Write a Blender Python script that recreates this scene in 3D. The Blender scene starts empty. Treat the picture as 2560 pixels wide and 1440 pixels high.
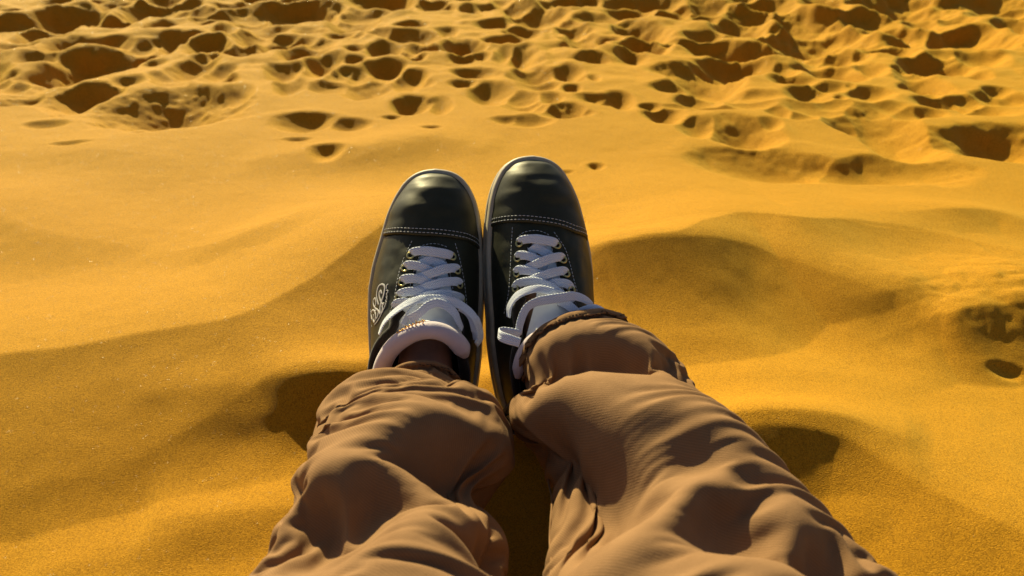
import bpy, bmesh, math
import numpy as np
from mathutils import Vector, Matrix

# ------------------------------------------------------------------ camera, light, exposure
scene = bpy.context.scene
col = scene.collection
CAM_H = 0.55
PITCH = 30.0                      # degrees below the horizon
FPX = 1971.0                      # focal length in pixels of the 2560 px wide photograph
cam_d = bpy.data.cameras.new('camera')
cam_d.sensor_width = 36.0
cam_d.lens = 36.0 * FPX / 2560.0
cam_d.clip_start = 0.01
cam_d.clip_end = 2000.0
cam_d.dof.use_dof = True
cam_d.dof.focus_distance = 0.82
cam_d.dof.aperture_fstop = 8.0
cam = bpy.data.objects.new('camera', cam_d)
cam.location = (0, 0, CAM_H)
cam.rotation_euler = (math.radians(90 - PITCH), 0, 0)
col.objects.link(cam)
scene.camera = cam

SUN_EL = 32.0
SUN_AZ = -23.0                    # degrees to the right of straight ahead (negative: left)
sd = Vector((math.sin(math.radians(SUN_AZ)) * math.cos(math.radians(SUN_EL)),
             math.cos(math.radians(SUN_AZ)) * math.cos(math.radians(SUN_EL)),
             math.sin(math.radians(SUN_EL))))
world = bpy.data.worlds.new('World')
scene.world = world
world.use_nodes = True
wn = world.node_tree
for n in list(wn.nodes):
    wn.nodes.remove(n)
wo = wn.nodes.new('ShaderNodeOutputWorld')
wb = wn.nodes.new('ShaderNodeBackground')
ws = wn.nodes.new('ShaderNodeTexSky')
ws.sky_type = 'NISHITA'
ws.sun_disc = False
ws.sun_elevation = math.radians(SUN_EL)
ws.sun_rotation = math.radians(SUN_AZ)
ws.dust_density = 2.0
ws.air_density = 0.7
wb.inputs['Strength'].default_value = 0.05
wn.links.new(ws.outputs[0], wb.inputs[0])
wn.links.new(wb.outputs[0], wo.inputs[0])
sun_d = bpy.data.lights.new('sun', 'SUN')
sun_d.energy = 5.0
sun_d.angle = math.radians(0.6)
sun_d.color = (1.0, 0.90, 0.52)
sun = bpy.data.objects.new('sun', sun_d)
sun.rotation_euler = sd.to_track_quat('Z', 'Y').to_euler()
sun.location = (-2, 6, 4)
col.objects.link(sun)
vs = scene.view_settings
vs.view_transform = 'Standard'
vs.look = 'None'
vs.gamma = 1.0
vs.exposure = 0.88
vs.use_curve_mapping = False

# ------------------------------------------------------------------ helpers
CP, SP = math.cos(math.radians(PITCH)), math.sin(math.radians(PITCH))
def ray(u, v):
    """direction (axial depth 1) through a pixel of the 2560 x 1440 photograph"""
    a = (np.asarray(u, float) - 1280.0) / FPX
    b = -(np.asarray(v, float) - 720.0) / FPX
    return np.stack([a, CP + b * SP, -SP + b * CP], -1)
CAM = np.array([0.0, 0.0, CAM_H])
def at_depth(u, v, d):
    return CAM + ray(u, v) * np.asarray(d, float)[..., None]
def at_z(u, v, z=0.0):
    r = ray(u, v)
    t = (z - CAM_H) / r[..., 2]
    return CAM + r * t[..., None]
def project(P):
    d = P - CAM
    ax = d[..., 1] * CP - d[..., 2] * SP
    up = d[..., 1] * SP + d[..., 2] * CP
    ax = np.where(ax < 0.02, 0.02, ax)
    return 1280.0 + FPX * d[..., 0] / ax, 720.0 - FPX * up / ax

def hash2(ix, iy, seed):
    h = (ix.astype(np.int64) * 374761393 + iy.astype(np.int64) * 668265263 + seed * 974634777) & 0x7fffffff
    h = ((h ^ (h >> 13)) * 1274126177) & 0x7fffffff
    return ((h ^ (h >> 16)) & 0xffff) / 65535.0
def vnoise(x, y, seed=0):
    ix, iy = np.floor(x), np.floor(y)
    fx, fy = x - ix, y - iy
    fx = fx * fx * fx * (fx * (fx * 6 - 15) + 10); fy = fy * fy * fy * (fy * (fy * 6 - 15) + 10)
    a, b = hash2(ix, iy, seed), hash2(ix + 1, iy, seed)
    c, d = hash2(ix, iy + 1, seed), hash2(ix + 1, iy + 1, seed)
    return ((a * (1 - fx) + b * fx) * (1 - fy) + (c * (1 - fx) + d * fx) * fy) * 2 - 1
def fbm(x, y, seed=0, oct=3):
    s, a, f = 0.0, 1.0, 1.0
    for o in range(oct):
        s = s + a * vnoise(x * f + 17.3 * o, y * f - 9.1 * o, seed + o)
        a *= 0.5; f *= 2.03
    return s
def sstep(e0, e1, x):
    t = np.clip((x - e0) / (e1 - e0), 0, 1)
    return t * t * (3 - 2 * t)
def catmull(pts, n):
    """n points on a Catmull-Rom curve through pts (k x d)"""
    P = np.asarray(pts, float)
    P = np.vstack([2 * P[0] - P[1], P, 2 * P[-1] - P[-2]])
    k = len(P) - 3
    t = np.linspace(0, k, n)
    i = np.minimum(t.astype(int), k - 1)
    f = (t - i)[:, None]
    p0, p1, p2, p3 = P[i], P[i + 1], P[i + 2], P[i + 3]
    return 0.5 * (2 * p1 + (p2 - p0) * f + (2 * p0 - 5 * p1 + 4 * p2 - p3) * f ** 2 + (3 * p1 - p0 - 3 * p2 + p3) * f ** 3)

def link_mesh(name, verts, faces, mat, parent=None, smooth=True, uvs=None):
    me = bpy.data.meshes.new(name)
    verts = np.asarray(verts, np.float64)
    if isinstance(faces, np.ndarray):
        nf, k = faces.shape
        me.vertices.add(len(verts)); me.vertices.foreach_set('co', verts.ravel())
        me.loops.add(nf * k); me.loops.foreach_set('vertex_index', faces.ravel().astype(np.int32))
        me.polygons.add(nf); me.polygons.foreach_set('loop_start', np.arange(0, nf * k, k, dtype=np.int32))
        me.polygons.foreach_set('loop_total', np.full(nf, k, np.int32))
        me.update(calc_edges=True)
    else:
        me.from_pydata([tuple(v) for v in verts], [], faces)
    me.validate()
    if uvs is not None:
        ul = me.uv_layers.new(name='uv')
        li = np.empty(len(me.loops), np.int32); me.loops.foreach_get('vertex_index', li)
        ul.data.foreach_set('uv', np.asarray(uvs, np.float64)[li].ravel())
    if smooth:
        me.polygons.foreach_set('use_smooth', np.ones(len(me.polygons), bool))
    me.materials.append(mat)
    o = bpy.data.objects.new(name, me)
    col.objects.link(o)
    if parent is not None:
        o.parent = parent
    return o
def grid_faces(nr, nc, wrap=False):
    r = np.arange(nr - 1)[:, None]
    c = np.arange(nc if wrap else nc - 1)[None, :]
    c2 = (c + 1) % nc
    a = r * nc + c; b = r * nc + c2; d = (r + 1) * nc + c; e = (r + 1) * nc + c2
    return np.stack([a, b, e, d], -1).reshape(-1, 4)
def fix_normals(o):
    bm = bmesh.new(); bm.from_mesh(o.data)
    bmesh.ops.recalc_face_normals(bm, faces=bm.faces)
    bm.to_mesh(o.data); bm.free()
def solidify(o, t, offset=-1.0, bevel=0.0):
    m = o.modifiers.new('thickness', 'SOLIDIFY')
    m.thickness = t; m.offset = offset
    if bevel > 0:
        b = o.modifiers.new('bevel', 'BEVEL'); b.width = bevel; b.segments = 2; b.limit_method = 'ANGLE'
    return m

# ------------------------------------------------------------------ materials
class NT:
    def __init__(self, name):
        self.m = bpy.data.materials.new(name); self.m.use_nodes = True
        self.t = self.m.node_tree
        self.b = self.t.nodes['Principled BSDF']
    def n(self, typ, **kw):
        nd = self.t.nodes.new('ShaderNode' + typ)
        for k, v in kw.items():
            if k in nd.inputs.keys():
                nd.inputs[k].default_value = v
            else:
                setattr(nd, k, v)
        return nd
    def l(self, a, b):
        self.t.links.new(a, b)
    def set(self, **kw):
        for k, v in kw.items():
            self.b.inputs[k.replace('_', ' ')].default_value = v
    def ramp(self, fac, stops):
        r = self.n('ValToRGB')
        el = r.color_ramp.elements
        el[0].position, el[0].color = stops[0][0], (*stops[0][1], 1)
        el[1].position, el[1].color = stops[-1][0], (*stops[-1][1], 1)
        for p, c in stops[1:-1]:
            e = el.new(p); e.color = (*c, 1)
        self.l(fac, r.inputs[0])
        return r.outputs[0]
    def noise(self, scale, detail=3.0, vec=None, rough=0.55):
        nd = self.n('TexNoise', Scale=scale, Detail=detail, Roughness=rough)
        if vec is not None:
            self.l(vec, nd.inputs['Vector'])
        return nd.outputs['Fac']
    def bump(self, height, strength, dist, prev=None):
        b = self.n('Bump', Strength=strength, Distance=dist)
        self.l(height, b.inputs['Height'])
        if prev is not None:
            self.l(prev, b.inputs['Normal'])
        return b.outputs['Normal']

def mat_sand():
    k = NT('sand')
    geo = k.n('NewGeometry'); pos = geo.outputs['Position']
    big = k.noise(1.3, 4, pos)
    grain = k.noise(900, 2, pos, 0.7)
    c1 = k.ramp(big, [(0.3, (0.41, 0.176, 0.0065)), (0.7, (0.455, 0.202, 0.010))])
    vor = k.n('TexVoronoi', Scale=900.0); k.l(pos, vor.inputs['Vector'])
    gv = k.ramp(vor.outputs['Color'], [(0.0, (0.62, 0.58, 0.52)), (0.5, (1.0, 1.0, 1.0)), (1.0, (1.22, 1.25, 1.3))])
    mx = k.n('MixRGB', blend_type='MULTIPLY'); mx.inputs[0].default_value = 1.0
    k.l(c1, mx.inputs[1]); k.l(gv, mx.inputs[2])
    k.l(mx.outputs[0], k.b.inputs['Base Color'])
    med = k.noise(160, 4, pos, 0.65)
    nb = k.bump(med, 0.35, 0.0010)
    nb = k.bump(grain, 0.85, 0.0011, nb)
    k.l(nb, k.b.inputs['Normal'])
    # a few quartz grains lie flat and glint
    v2 = k.n('TexVoronoi', Scale=420.0); k.l(pos, v2.inputs['Vector'])
    sep = k.n('SeparateColor'); k.l(v2.outputs['Color'], sep.inputs[0])
    th = k.n('Math', operation='GREATER_THAN'); th.inputs[1].default_value = 0.985; k.l(sep.outputs[0], th.inputs[0])
    rr = k.n('MapRange'); k.l(th.outputs[0], rr.inputs[0]); rr.inputs[3].default_value = 0.8; rr.inputs[4].default_value = 0.18
    k.l(rr.outputs[0], k.b.inputs['Roughness'])
    k.set(Specular_IOR_Level=0.06)
    k.b.inputs['Sheen Weight'].default_value = 0.20
    k.b.inputs['Sheen Roughness'].default_value = 0.5
    k.b.inputs['Sheen Tint'].default_value = (0.95, 0.92, 0.20, 1)
    return k.m
# ------------------------------------------------------------------ the sand: one sheet out to the horizon
def build_sand():
    ys = [np.arange(-1.0, 0.2, 0.03), np.arange(0.2, 1.05, 0.0034), np.arange(1.05, 1.9, 0.0045), np.arange(1.9, 4.2, 0.0085),
          np.arange(4.2, 9, 0.05)]
    y = list(np.concatenate(ys)); s = 0.07
    while y[-1] < 900:
        y.append(y[-1] + s); s *= 1.12
    back = [-1.0]; s = 0.06
    while back[-1] > -300:
        back.append(back[-1] - s); s *= 1.25
    y = np.array(back[:0:-1] + y)
    ni = 760
    t = np.linspace(-1, 1, ni)
    out = []; v = 1.0; s = 0.01
    while v < 260:
        v += s; s *= 1.28; out.append(v)
    t = np.concatenate([-np.array(out[::-1]), t, np.array(out)])
    w = 0.28 + 0.66 * np.clip(y, 0, 9)
    X = t[None, :] * w[:, None]; Y = np.repeat(y[:, None], len(t), 1)
    H = np.zeros_like(X)
    # broad undulation
    fade = sstep(0.3, 1.5, np.hypot(X, Y - 0.6))
    H += 0.012 * fbm(X * 1.1 + 3.1, Y * 1.1, 5, 3) * fade
    H += 0.003 * fbm(X * 3.0, Y * 4.0, 9, 2)
    far = sstep(9, 60, np.hypot(X, Y))
    H += far * (1.6 * fbm(X * 0.03, Y * 0.03, 31, 4) + 1.0 * fbm(X * 0.11, Y * 0.09, 32, 3))

    def crest(px, a, wf, wn, z=0.0, power=1.25, soft=0.0, wob=1.0):
        """brink: plateau on the far side, slope falling towards the viewer. px: list of (u, v, scale)"""
        p = np.array([(q[0], q[1]) for q in px], float)
        sc = np.array([q[2] if len(q) > 2 else 1.0 for q in px])
        zc = z + a * sc * 0.95
        g = np.stack([at_z(np.array([u_]), np.array([v_]), z_)[0, :2] for u_, v_, z_ in zip(p[:, 0], p[:, 1], zc)])
        c = catmull(np.column_stack([g, sc]), 60)
        lo, hi = c[:, :2].min(0), c[:, :2].max(0); pad = 2.2 * max(wf, wn)
        m = (X > lo[0] - pad) & (X < hi[0] + pad) & (Y > lo[1] - pad) & (Y < hi[1] + pad)
        x, yy = X[m], Y[m]
        best = np.full(x.shape, 1e9); par = np.zeros(x.shape); side = np.zeros(x.shape)
        n = len(c) - 1
        for i in range(n):
            ax_, ay_ = c[i, 0], c[i, 1]; bx_, by_ = c[i + 1, 0] - ax_, c[i + 1, 1] - ay_
            L2 = bx_ * bx_ + by_ * by_
            t_ = ((x - ax_) * bx_ + (yy - ay_) * by_) / L2
            t_ = np.clip(t_, 0 if i else -9, 1 if i < n - 1 else 9)
            ex, ey = x - ax_ - t_ * bx_, yy - ay_ - t_ * by_
            dd = ex * ex + ey * ey
            k = dd < best
            best[k] = dd[k]; par[k] = (i + t_[k]) / n
            side[k] = np.where(by_ * ex[k] - bx_ * ey[k] > 0, 1.0, -1.0)
        d = np.sqrt(best) * side
        d = d + wob * 0.004 * fbm(x * 16, yy * 16, 77, 2) * min(1, a / 0.03)
        pc = np.linspace(0, 1, len(c))
        ac = a * np.clip(c[:, 2], 0, None)
        num = np.zeros(x.shape); den = np.zeros(x.shape)            # amplitude fades smoothly from point to point
        for i in range(len(c)):
            w_ = 1.0 / ((x - c[i, 0]) ** 2 + (yy - c[i, 1]) ** 2 + 0.0006) ** 2.5
            num += w_ * ac[i]; den += w_
        amp = num / den * sstep(0, 0.14, par) * (1 - sstep(0.86, 1, par))
        prof = np.where(d < 0, np.exp(-(d / wf) ** 2), np.clip(1 - d / wn, 0, 1) ** power)
        if soft > 0:
            prof2 = np.where(d < 0, np.exp(-(d / wf) ** 2), np.exp(-(d / (0.7 * wn)) ** 2))
            prof = prof * (1 - soft) + prof2 * soft
        H[m] += amp * prof

    # left-hand brink sweeping up to the left shoe, and the one below it
    crest([(-900, 1000), (-500, 945), (0, 890), (200, 868), (420, 828), (600, 800), (760, 720, 1.05), (860, 645, 1.2), (950, 570, 1.3), (1040, 520, 1.1), (1130, 480, .7), (1230, 440, .0)], 0.064, 0.24, 0.22, power=1.1, wob=.4)
    crest([(-700, 1330, .2), (-300, 1260, .3), (80, 1195, .35), (200, 1180, .4), (400, 1110, .5), (600, 1020, .6), (700, 972, .8), (790, 950, 1.1), (900, 945, 1.2), (1000, 965, 1.0), (1080, 1010, .0)], 0.013, 0.12, 0.085, z=0.02, power=1.2)
    crest([(620, 1010, 0), (700, 975, .5), (780, 955, 1), (880, 946, 1.1), (960, 955, .8), (1020, 975, 0)], 0.018, 0.05, 0.05, z=.025, power=1.1, wob=.4)
    crest([(330, 1320, .4), (430, 1305, .8), (560, 1290), (680, 1275), (790, 1265, .7), (900, 1260, 0)], 0.009, 0.06, 0.05, soft=.4)
    crest([(20, 1450, .4), (150, 1420, .8), (300, 1390), (480, 1335), (640, 1300, .5), (760, 1300, 0)], 0.007, 0.06, 0.06, soft=.6)
    crest([(300, 1080, 0), (420, 1055, .5), (560, 1040), (690, 1035), (800, 1030, .8), (900, 1030, .5)], 0.005, 0.04, 0.035, soft=.7)
    crest([(400, 1130, 0), (500, 1105, .7), (620, 1085), (760, 1090, 1), (880, 1090, 0)], 0.005, 0.035, 0.03, soft=.7)
    crest([(-700, 480), (-200, 520), (0, 545), (130, 590), (350, 630, .6), (450, 645, .2), (600, 650, 0)], 0.026, 0.16, 0.13, soft=.6)
    crest([(330, 660, 0), (450, 660, .5), (560, 648), (680, 620), (780, 580, .6), (850, 540, 0)], 0.012, 0.09, 0.06, soft=.5)
    # right-hand hollow in shadow
    crest([(1300, 690, .6), (1400, 655, .8), (1480, 648, .9), (1600, 632), (1700, 620), (1760, 580), (1840, 542), (1920, 543), (2010, 553), (2130, 552, .8), (2250, 570, .6), (2400, 605, .45), (2560, 650, .4), (2800, 720, .3), (3000, 780, .2)],
          0.072, 0.20, 0.20, power=1.1, wob=.4)
    crest([(1360, 720, .6), (1480, 668, .9), (1600, 655), (1700, 648), (1790, 632, 1.1), (1880, 632, 1.0), (1980, 655, .9), (2080, 690, .75), (2180, 725, .5), (2300, 765, .25), (2440, 810, 0)], 0.024, 0.08, 0.13, z=.035, power=1.3, wob=.4)
    crest([(2130, 610, 0), (2230, 585, .25), (2330, 562, .7), (2400, 552), (2480, 552), (2570, 580, .7), (2700, 620, 0)], 0.020, 0.10, 0.07)
    # lower right
    crest([(1600, 1150, .5), (1700, 1105, .8), (1800, 1085), (1950, 1073), (2080, 1083), (2150, 1106), (2300, 1168), (2430, 1230), (2560, 1290), (2750, 1380), (3000, 1480)], 0.045, 0.20, 0.16, z=0.02, power=1.15)
    crest([(1690, 1120, .6), (1780, 1092, .9), (1900, 1080), (2040, 1082, .9), (2130, 1104, .6), (2230, 1140, .3), (2330, 1180, 0)], 0.026, 0.05, 0.075, z=.02, power=1.1, wob=.4)
    crest([(2060, 930, 0), (2180, 880, .12), (2280, 835, .35), (2340, 803, .7), (2390, 785), (2450, 775), (2600, 768), (2700, 770), (2900, 780, .3)], 0.050, 0.12, 0.095, power=1.1)
    crest([(1960, 860, 0), (2080, 830, .5), (2250, 770), (2400, 745), (2560, 740), (2800, 740)], 0.012, .1, .08, soft=.8)
    crest([(1560, 930, 0), (1640, 905, .6), (1760, 880), (1870, 900, .5), (1950, 920, 0)], 0.004, .05, .04, soft=.7)
    crest([(1500, 1010, .4), (1800, 985, .8), (2050, 960), (2300, 985, .5), (2500, 1010, 0)], 0.005, .08, .06, soft=.9)
    crest([(560, 400, 0), (700, 385, .5), (900, 360), (1060, 335), (1180, 350, .5), (1300, 370, 0)], 0.020, .10, .10, soft=.7)
    crest([(-300, 370), (0, 380, .7), (250, 385), (420, 400, .4), (600, 410, 0)], 0.010, .15, .10, soft=.7)
    crest([(1300, 490, 0), (1450, 480, .5), (1700, 470), (1950, 490, .5), (2100, 500, 0)], 0.008, .12, .10, soft=.8)

    # footprints: each one a pit at its own place; neighbouring pits meet in narrow webs
    P5 = [(360,95,140,35),(290,25,50,15),(750,65,130,30),(600,110,100,28),(820,135,65,28),(1030,92,50,16),(1060,130,45,14),(1195,68,50,22),
      (1260,100,65,22),(1520,60,125,32),(1450,8,70,10),(1920,15,130,22),(2160,32,70,14),(2360,60,50,16),(2510,20,40,18),(1770,118,85,32),
      (2050,135,70,12),(60,145,95,25),(225,180,105,28),(90,245,60,14),(350,230,85,28),(590,222,85,20),(860,212,75,32),(1040,245,80,30),
      (1130,170,40,25),(1290,185,80,35),(1400,222,95,32),(1230,268,95,28),(1510,275,95,32),(1700,195,60,12),(2000,195,60,18),(1890,180,45,12),
      (2240,168,45,18),(2160,210,50,25),(2320,245,100,32),(470,330,200,72),(190,300,80,22),(30,370,50,14),(975,345,85,45),(1110,375,55,30),
      (1080,292,50,14),(1620,330,85,38),(1765,315,60,16),(1775,265,40,13),(1920,265,70,24),(1420,370,75,32),(1785,375,60,26),(1930,340,95,28),
      (2045,400,75,38),(2080,302,55,14),(2410,292,40,14),(2530,275,50,32),(2350,370,85,22),(2440,465,75,32),(105,425,48,25),(440,478,120,46),
      (860,415,65,22),(1455,440,65,32),(1640,430,85,26),(1840,435,95,42),(870,545,240,65),(1185,485,70,40),(2050,522,85,32),(2205,525,50,34),
      (1545,608,95,30),(1740,620,85,20),(1640,775,80,26),(235,630,70,14),(350,748,70,8),(760,320,70,16),(110,500,40,10),(1960,585,40,8),(2530,600,60,12),
      (820,10,60,15),(2130,505,60,10),(1490,705,60,9),(2160,650,50,9)]
    P6 = [(110,80,105,35),(280,22,65,14),(510,18,45,15),(380,10,60,12),(710,15,110,20),(985,32,80,22),(1260,15,110,18),(1190,55,110,28),(1570,25,75,22),
      (880,62,40,16),(600,60,80,20),(440,85,90,14),(70,160,70,28),(310,145,60,22),(630,145,120,38),(660,225,115,30),(380,210,80,32),(1165,120,125,30),
      (1460,85,150,38),(1370,105,60,20),(1800,80,120,26),(2040,80,80,26),(1950,35,170,30),(1760,25,80,15),(2200,88,80,16),(2420,30,150,20),(2440,75,120,14),
      (2540,140,70,35),(1900,140,145,36),(1520,170,220,45),(2000,205,90,18),(1930,245,80,22),(2285,180,155,42),(1080,230,200,40),(1500,240,90,24),
      (1340,235,50,20),(45,285,80,36),(600,275,70,20),(410,305,50,14),(120,365,80,28),(275,365,65,26),(410,392,30,16),(1130,320,140,40),(1355,345,55,26),
      (1620,340,120,38),(1790,325,60,26),(990,395,145,42),(1960,330,40,14),(2120,310,120,36),(2340,285,70,22),(2060,400,90,40),(300,442,45,14),(50,490,70,20),
      (200,492,50,20),(540,492,70,32),(300,550,65,28),(90,605,95,16),(690,522,55,14),(1500,452,75,16),(1110,462,150,18),(1340,550,50,22),(930,615,70,32),
      (1170,650,130,46),(1300,610,45,20),(2180,500,120,30),(1880,645,140,78),(1700,605,110,45),(2420,680,210,65),(2280,488,60,22),(1020,528,260,9),
      (420,826,36,14),(270,858,40,8),(1620,440,30,9),(1690,425,24,8),(1500,485,35,9),(1640,480,24,8),(1760,480,28,12)]
    pits = [(u / 2, v / 2, a / 2, b / 2) for u, v, a, b in P5] + [(1280 + u / 2, v / 2, a / 2, b / 2) for u, v, a, b in P6]
    pits += [(2510, 948, 30, 10), (1925, 405, 150, 32, .8), (2170, 418, 165, 26, .8), (1790, 392, 60, 14, .7)]  # entries with a depth factor: trough shaped to stand in for a soft shadow
    rng = np.random.default_rng(12)
    rows = []
    for u, v, a, b, *dk in pits:
        top = at_z(np.array([u]), np.array([v - b]))[0]; bot = at_z(np.array([u]), np.array([v + b]))[0]
        cy = (top[1] + bot[1]) / 2; cx = (top[0] + bot[0]) / 2
        dist = math.hypot(math.hypot(cx, cy), CAM_H)
        rx = a * dist / FPX * 1.48; ry = (top[1] - bot[1]) / 2 * 1.45
        cy -= 0.06 * ry
        dep = min(0.47 * ry, 0.55 * rx, 0.095)
        dep *= dk[0] if dk else 1.0
        rows.append((cx, cy, rx, ry, dep, rng.uniform(-0.25, 0.25)))
    n_px = len(rows)
    # the trampled ground goes on beside and beyond the frame
    tries = 0; extra = []
    while len(extra) < 520 and tries < 6000:
        tries += 1
        yy = rng.uniform(1.9, 8.5); xx = rng.uniform(-7, 7)
        u, v = project(np.array([xx, yy, 0.0]))
        if -60 < u < 2620 and v > -6:
            continue
        if yy < 2.0 and abs(xx) < 1.2:
            continue
        if any((xx - e[0]) ** 2 + ((yy - e[1])) ** 2 < 0.15 ** 2 for e in extra):
            continue
        rx = rng.uniform(0.08, 0.17); ry = rng.uniform(0.08, 0.15)
        extra.append((xx, yy, rx, ry, rng.uniform(.03, .055), rng.uniform(-.5, .5)))
    rows += extra
    for k_ in range(170):                                  # small scuffs between the prints
        u, v = rng.uniform(-50, 2610), rng.uniform(-5, 290) ** 1.0
        if v > 230 and u < 1300:
            continue
        g_ = at_z(np.array([u]), np.array([v]))[0]
        r_ = rng.uniform(.025, .06)
        if any((g_[0] - e[0]) ** 2 / e[2] ** 2 + (g_[1] - e[1]) ** 2 / e[3] ** 2 < 1 for e in rows[:n_px] if e[2] > 0.11):
            continue
        rows.append((g_[0], g_[1], r_ * rng.uniform(1, 1.7), r_, r_ * .45, rng.uniform(-.8, .8)))
    for k_ in range(55):
        u, v = rng.uniform(-50, 2610), rng.uniform(-6, 135)
        g_ = at_z(np.array([u]), np.array([v]))[0]
        r_ = rng.uniform(.05, .09)
        rows.append((g_[0], g_[1], r_ * rng.uniform(1, 1.6), r_, r_ * .5, rng.uniform(-.8, .8)))
    W1 = 0.30 * fbm(X * 6 + 2, Y * 6, 41, 2)
    W2 = 0.06 * fbm(X * 20, Y * 20, 43, 3)
    pit = np.zeros_like(H); rim = np.zeros_like(H)
    for cx, cy, rx, ry, dep, rot in rows:
        R = max(rx, ry) * 1.9
        m = np.nonzero((np.abs(Y[:, 0] - cy) < R))[0]
        if len(m) == 0:
            continue
        r0, r1 = m[0], m[-1] + 1
        dx = X[r0:r1] - cx; dy = Y[r0:r1] - cy
        c_, s_ = math.cos(rot * 0.5), math.sin(rot * 0.5)
        ax = (dx * c_ + dy * s_) / rx; ay = (-dx * s_ + dy * c_) / ry
        nearw = sstep(-0.7, 0.5, -ay)
        ay = np.where(ay < 0, ay * 0.80, ay)
        r = np.sqrt(ax ** 2 + ay ** 2) * (1 + W1[r0:r1]) + W2[r0:r1]
        g = -dep * np.clip(1 - r ** 2, 0, 1) ** (1.45 + 0.45 * nearw)
        pit[r0:r1] = np.minimum(pit[r0:r1], g)
        rm = dep * 0.10 * np.exp(-((r - 1.15) / 0.3) ** 2) * (1 - nearw)
        rim[r0:r1] = np.maximum(rim[r0:r1], rm)
    zone = sstep(1.75, 2.3, Y) * (1 - sstep(8, 11, np.hypot(X, Y)))
    H += pit + rim
    # kicked-up lumps and smears between the prints
    lump = fbm(X * 13, Y * 17, 55, 3)
    H += zone * (1 - 0.8 * np.clip(-pit / 0.035, 0, 1)) * (0.004 * lump + 0.016 * np.abs(fbm(X * 4.5, Y * 7, 57, 2)))
    H += 0.0005 * fbm(X * 26, Y * 30, 58, 2) * (1 - sstep(3, 6, Y))
    # rough kicked edge of the pit at the right
    e = at_z(np.array([2420.]), np.array([800.]))[0]
    m = np.exp(-(((X - e[0] - .05) / .14) ** 2 + ((Y - e[1]) / .10) ** 2))
    H += m * 0.004 * np.abs(fbm(X * 22, Y * 30, 61, 3))
    # heels press into the sand, which heaps a little around them
    for hx in (-0.087, 0.022):
        q = ((X - hx) / 0.05) ** 2 + ((Y - 0.675) / 0.05) ** 2
        H += 0.008 * np.exp(-((np.sqrt(q) - 1.5) / 0.5) ** 2) - 0.008 * np.exp(-q)
    V = np.stack([X, Y, H], -1).reshape(-1, 3)
    o = link_mesh('sand', V, grid_faces(*X.shape), mat_sand())
    o['kind'] = 'structure'
    return o
sand = build_sand()
# ------------------------------------------------------------------ materials of shoes and clothes
def mat_leather():
    k = NT('black_leather')
    tc = k.n('TexCoord').outputs['Object']
    n1 = k.noise(45, 4, tc); n2 = k.noise(1400, 2, tc)
    c = k.ramp(n1, [(0.3, (0.0125, 0.0150, 0.0095)), (0.7, (0.020, 0.0225, 0.0145))])
    # sand dust caught in the grain
    du = k.ramp(k.noise(420, 4, tc, 0.7), [(0.60, (0, 0, 0)), (0.78, (1, 1, 1))])
    dm = k.ramp(k.noise(14, 3, tc), [(0.42, (0.02, 0.02, 0.02)), (0.72, (0.42, 0.42, 0.42))])
    dx = k.n('MixRGB', blend_type='MULTIPLY'); dx.inputs[0].default_value = 1.0; k.l(du, dx.inputs[1]); k.l(dm, dx.inputs[2])
    mx = k.n('MixRGB'); k.l(dx.outputs[0], mx.inputs[0]); k.l(c, mx.inputs[1]); mx.inputs[2].default_value = (0.36, 0.19, 0.05, 1)
    k.l(mx.outputs[0], k.b.inputs['Base Color'])
    r = k.n('MapRange'); k.l(k.noise(60, 4, tc), r.inputs[0]); r.inputs[3].default_value = 0.46; r.inputs[4].default_value = 0.60
    k.l(r.outputs[0], k.b.inputs['Roughness'])
    vor = k.n('TexVoronoi', Scale=1100.0, feature='DISTANCE_TO_EDGE'); k.l(tc, vor.inputs['Vector'])
    nb = k.bump(vor.outputs['Distance'], 0.12, 0.0003)
    nb = k.bump(k.noise(55, 3, tc), 0.15, 0.002, nb)
    k.l(nb, k.b.inputs['Normal'])
    k.set(Specular_IOR_Level=0.5)
    k.b.inputs['Specular Tint'].default_value = (1.0, 0.86, 0.55, 1)
    return k.m
def mat_plain(name, c, rough=0.6, spec=0.3, bscale=None, bstr=0.3, bdist=0.0005, var=0.12, sheen=0.0, sub=0.0):
    k = NT(name)
    tc = k.n('TexCoord').outputs['Object']
    lo = tuple(x * (1 - var) for x in c); hi = tuple(min(1, x * (1 + var)) for x in c)
    k.l(k.ramp(k.noise(70, 4, tc), [(0.3, lo), (0.7, hi)]), k.b.inputs['Base Color'])
    k.set(Roughness=rough, Specular_IOR_Level=spec)
    if bscale:
        k.l(k.bump(k.noise(bscale, 3, tc), bstr, bdist), k.b.inputs['Normal'])
    if sheen:
        k.b.inputs['Sheen Weight'].default_value = sheen
        k.b.inputs['Sheen Roughness'].default_value = 0.5
    if sub:
        k.b.inputs['Subsurface Weight'].default_value = sub
        k.b.inputs['Subsurface Radius'].default_value = (0.006, 0.004, 0.003)
    return k.m
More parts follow.
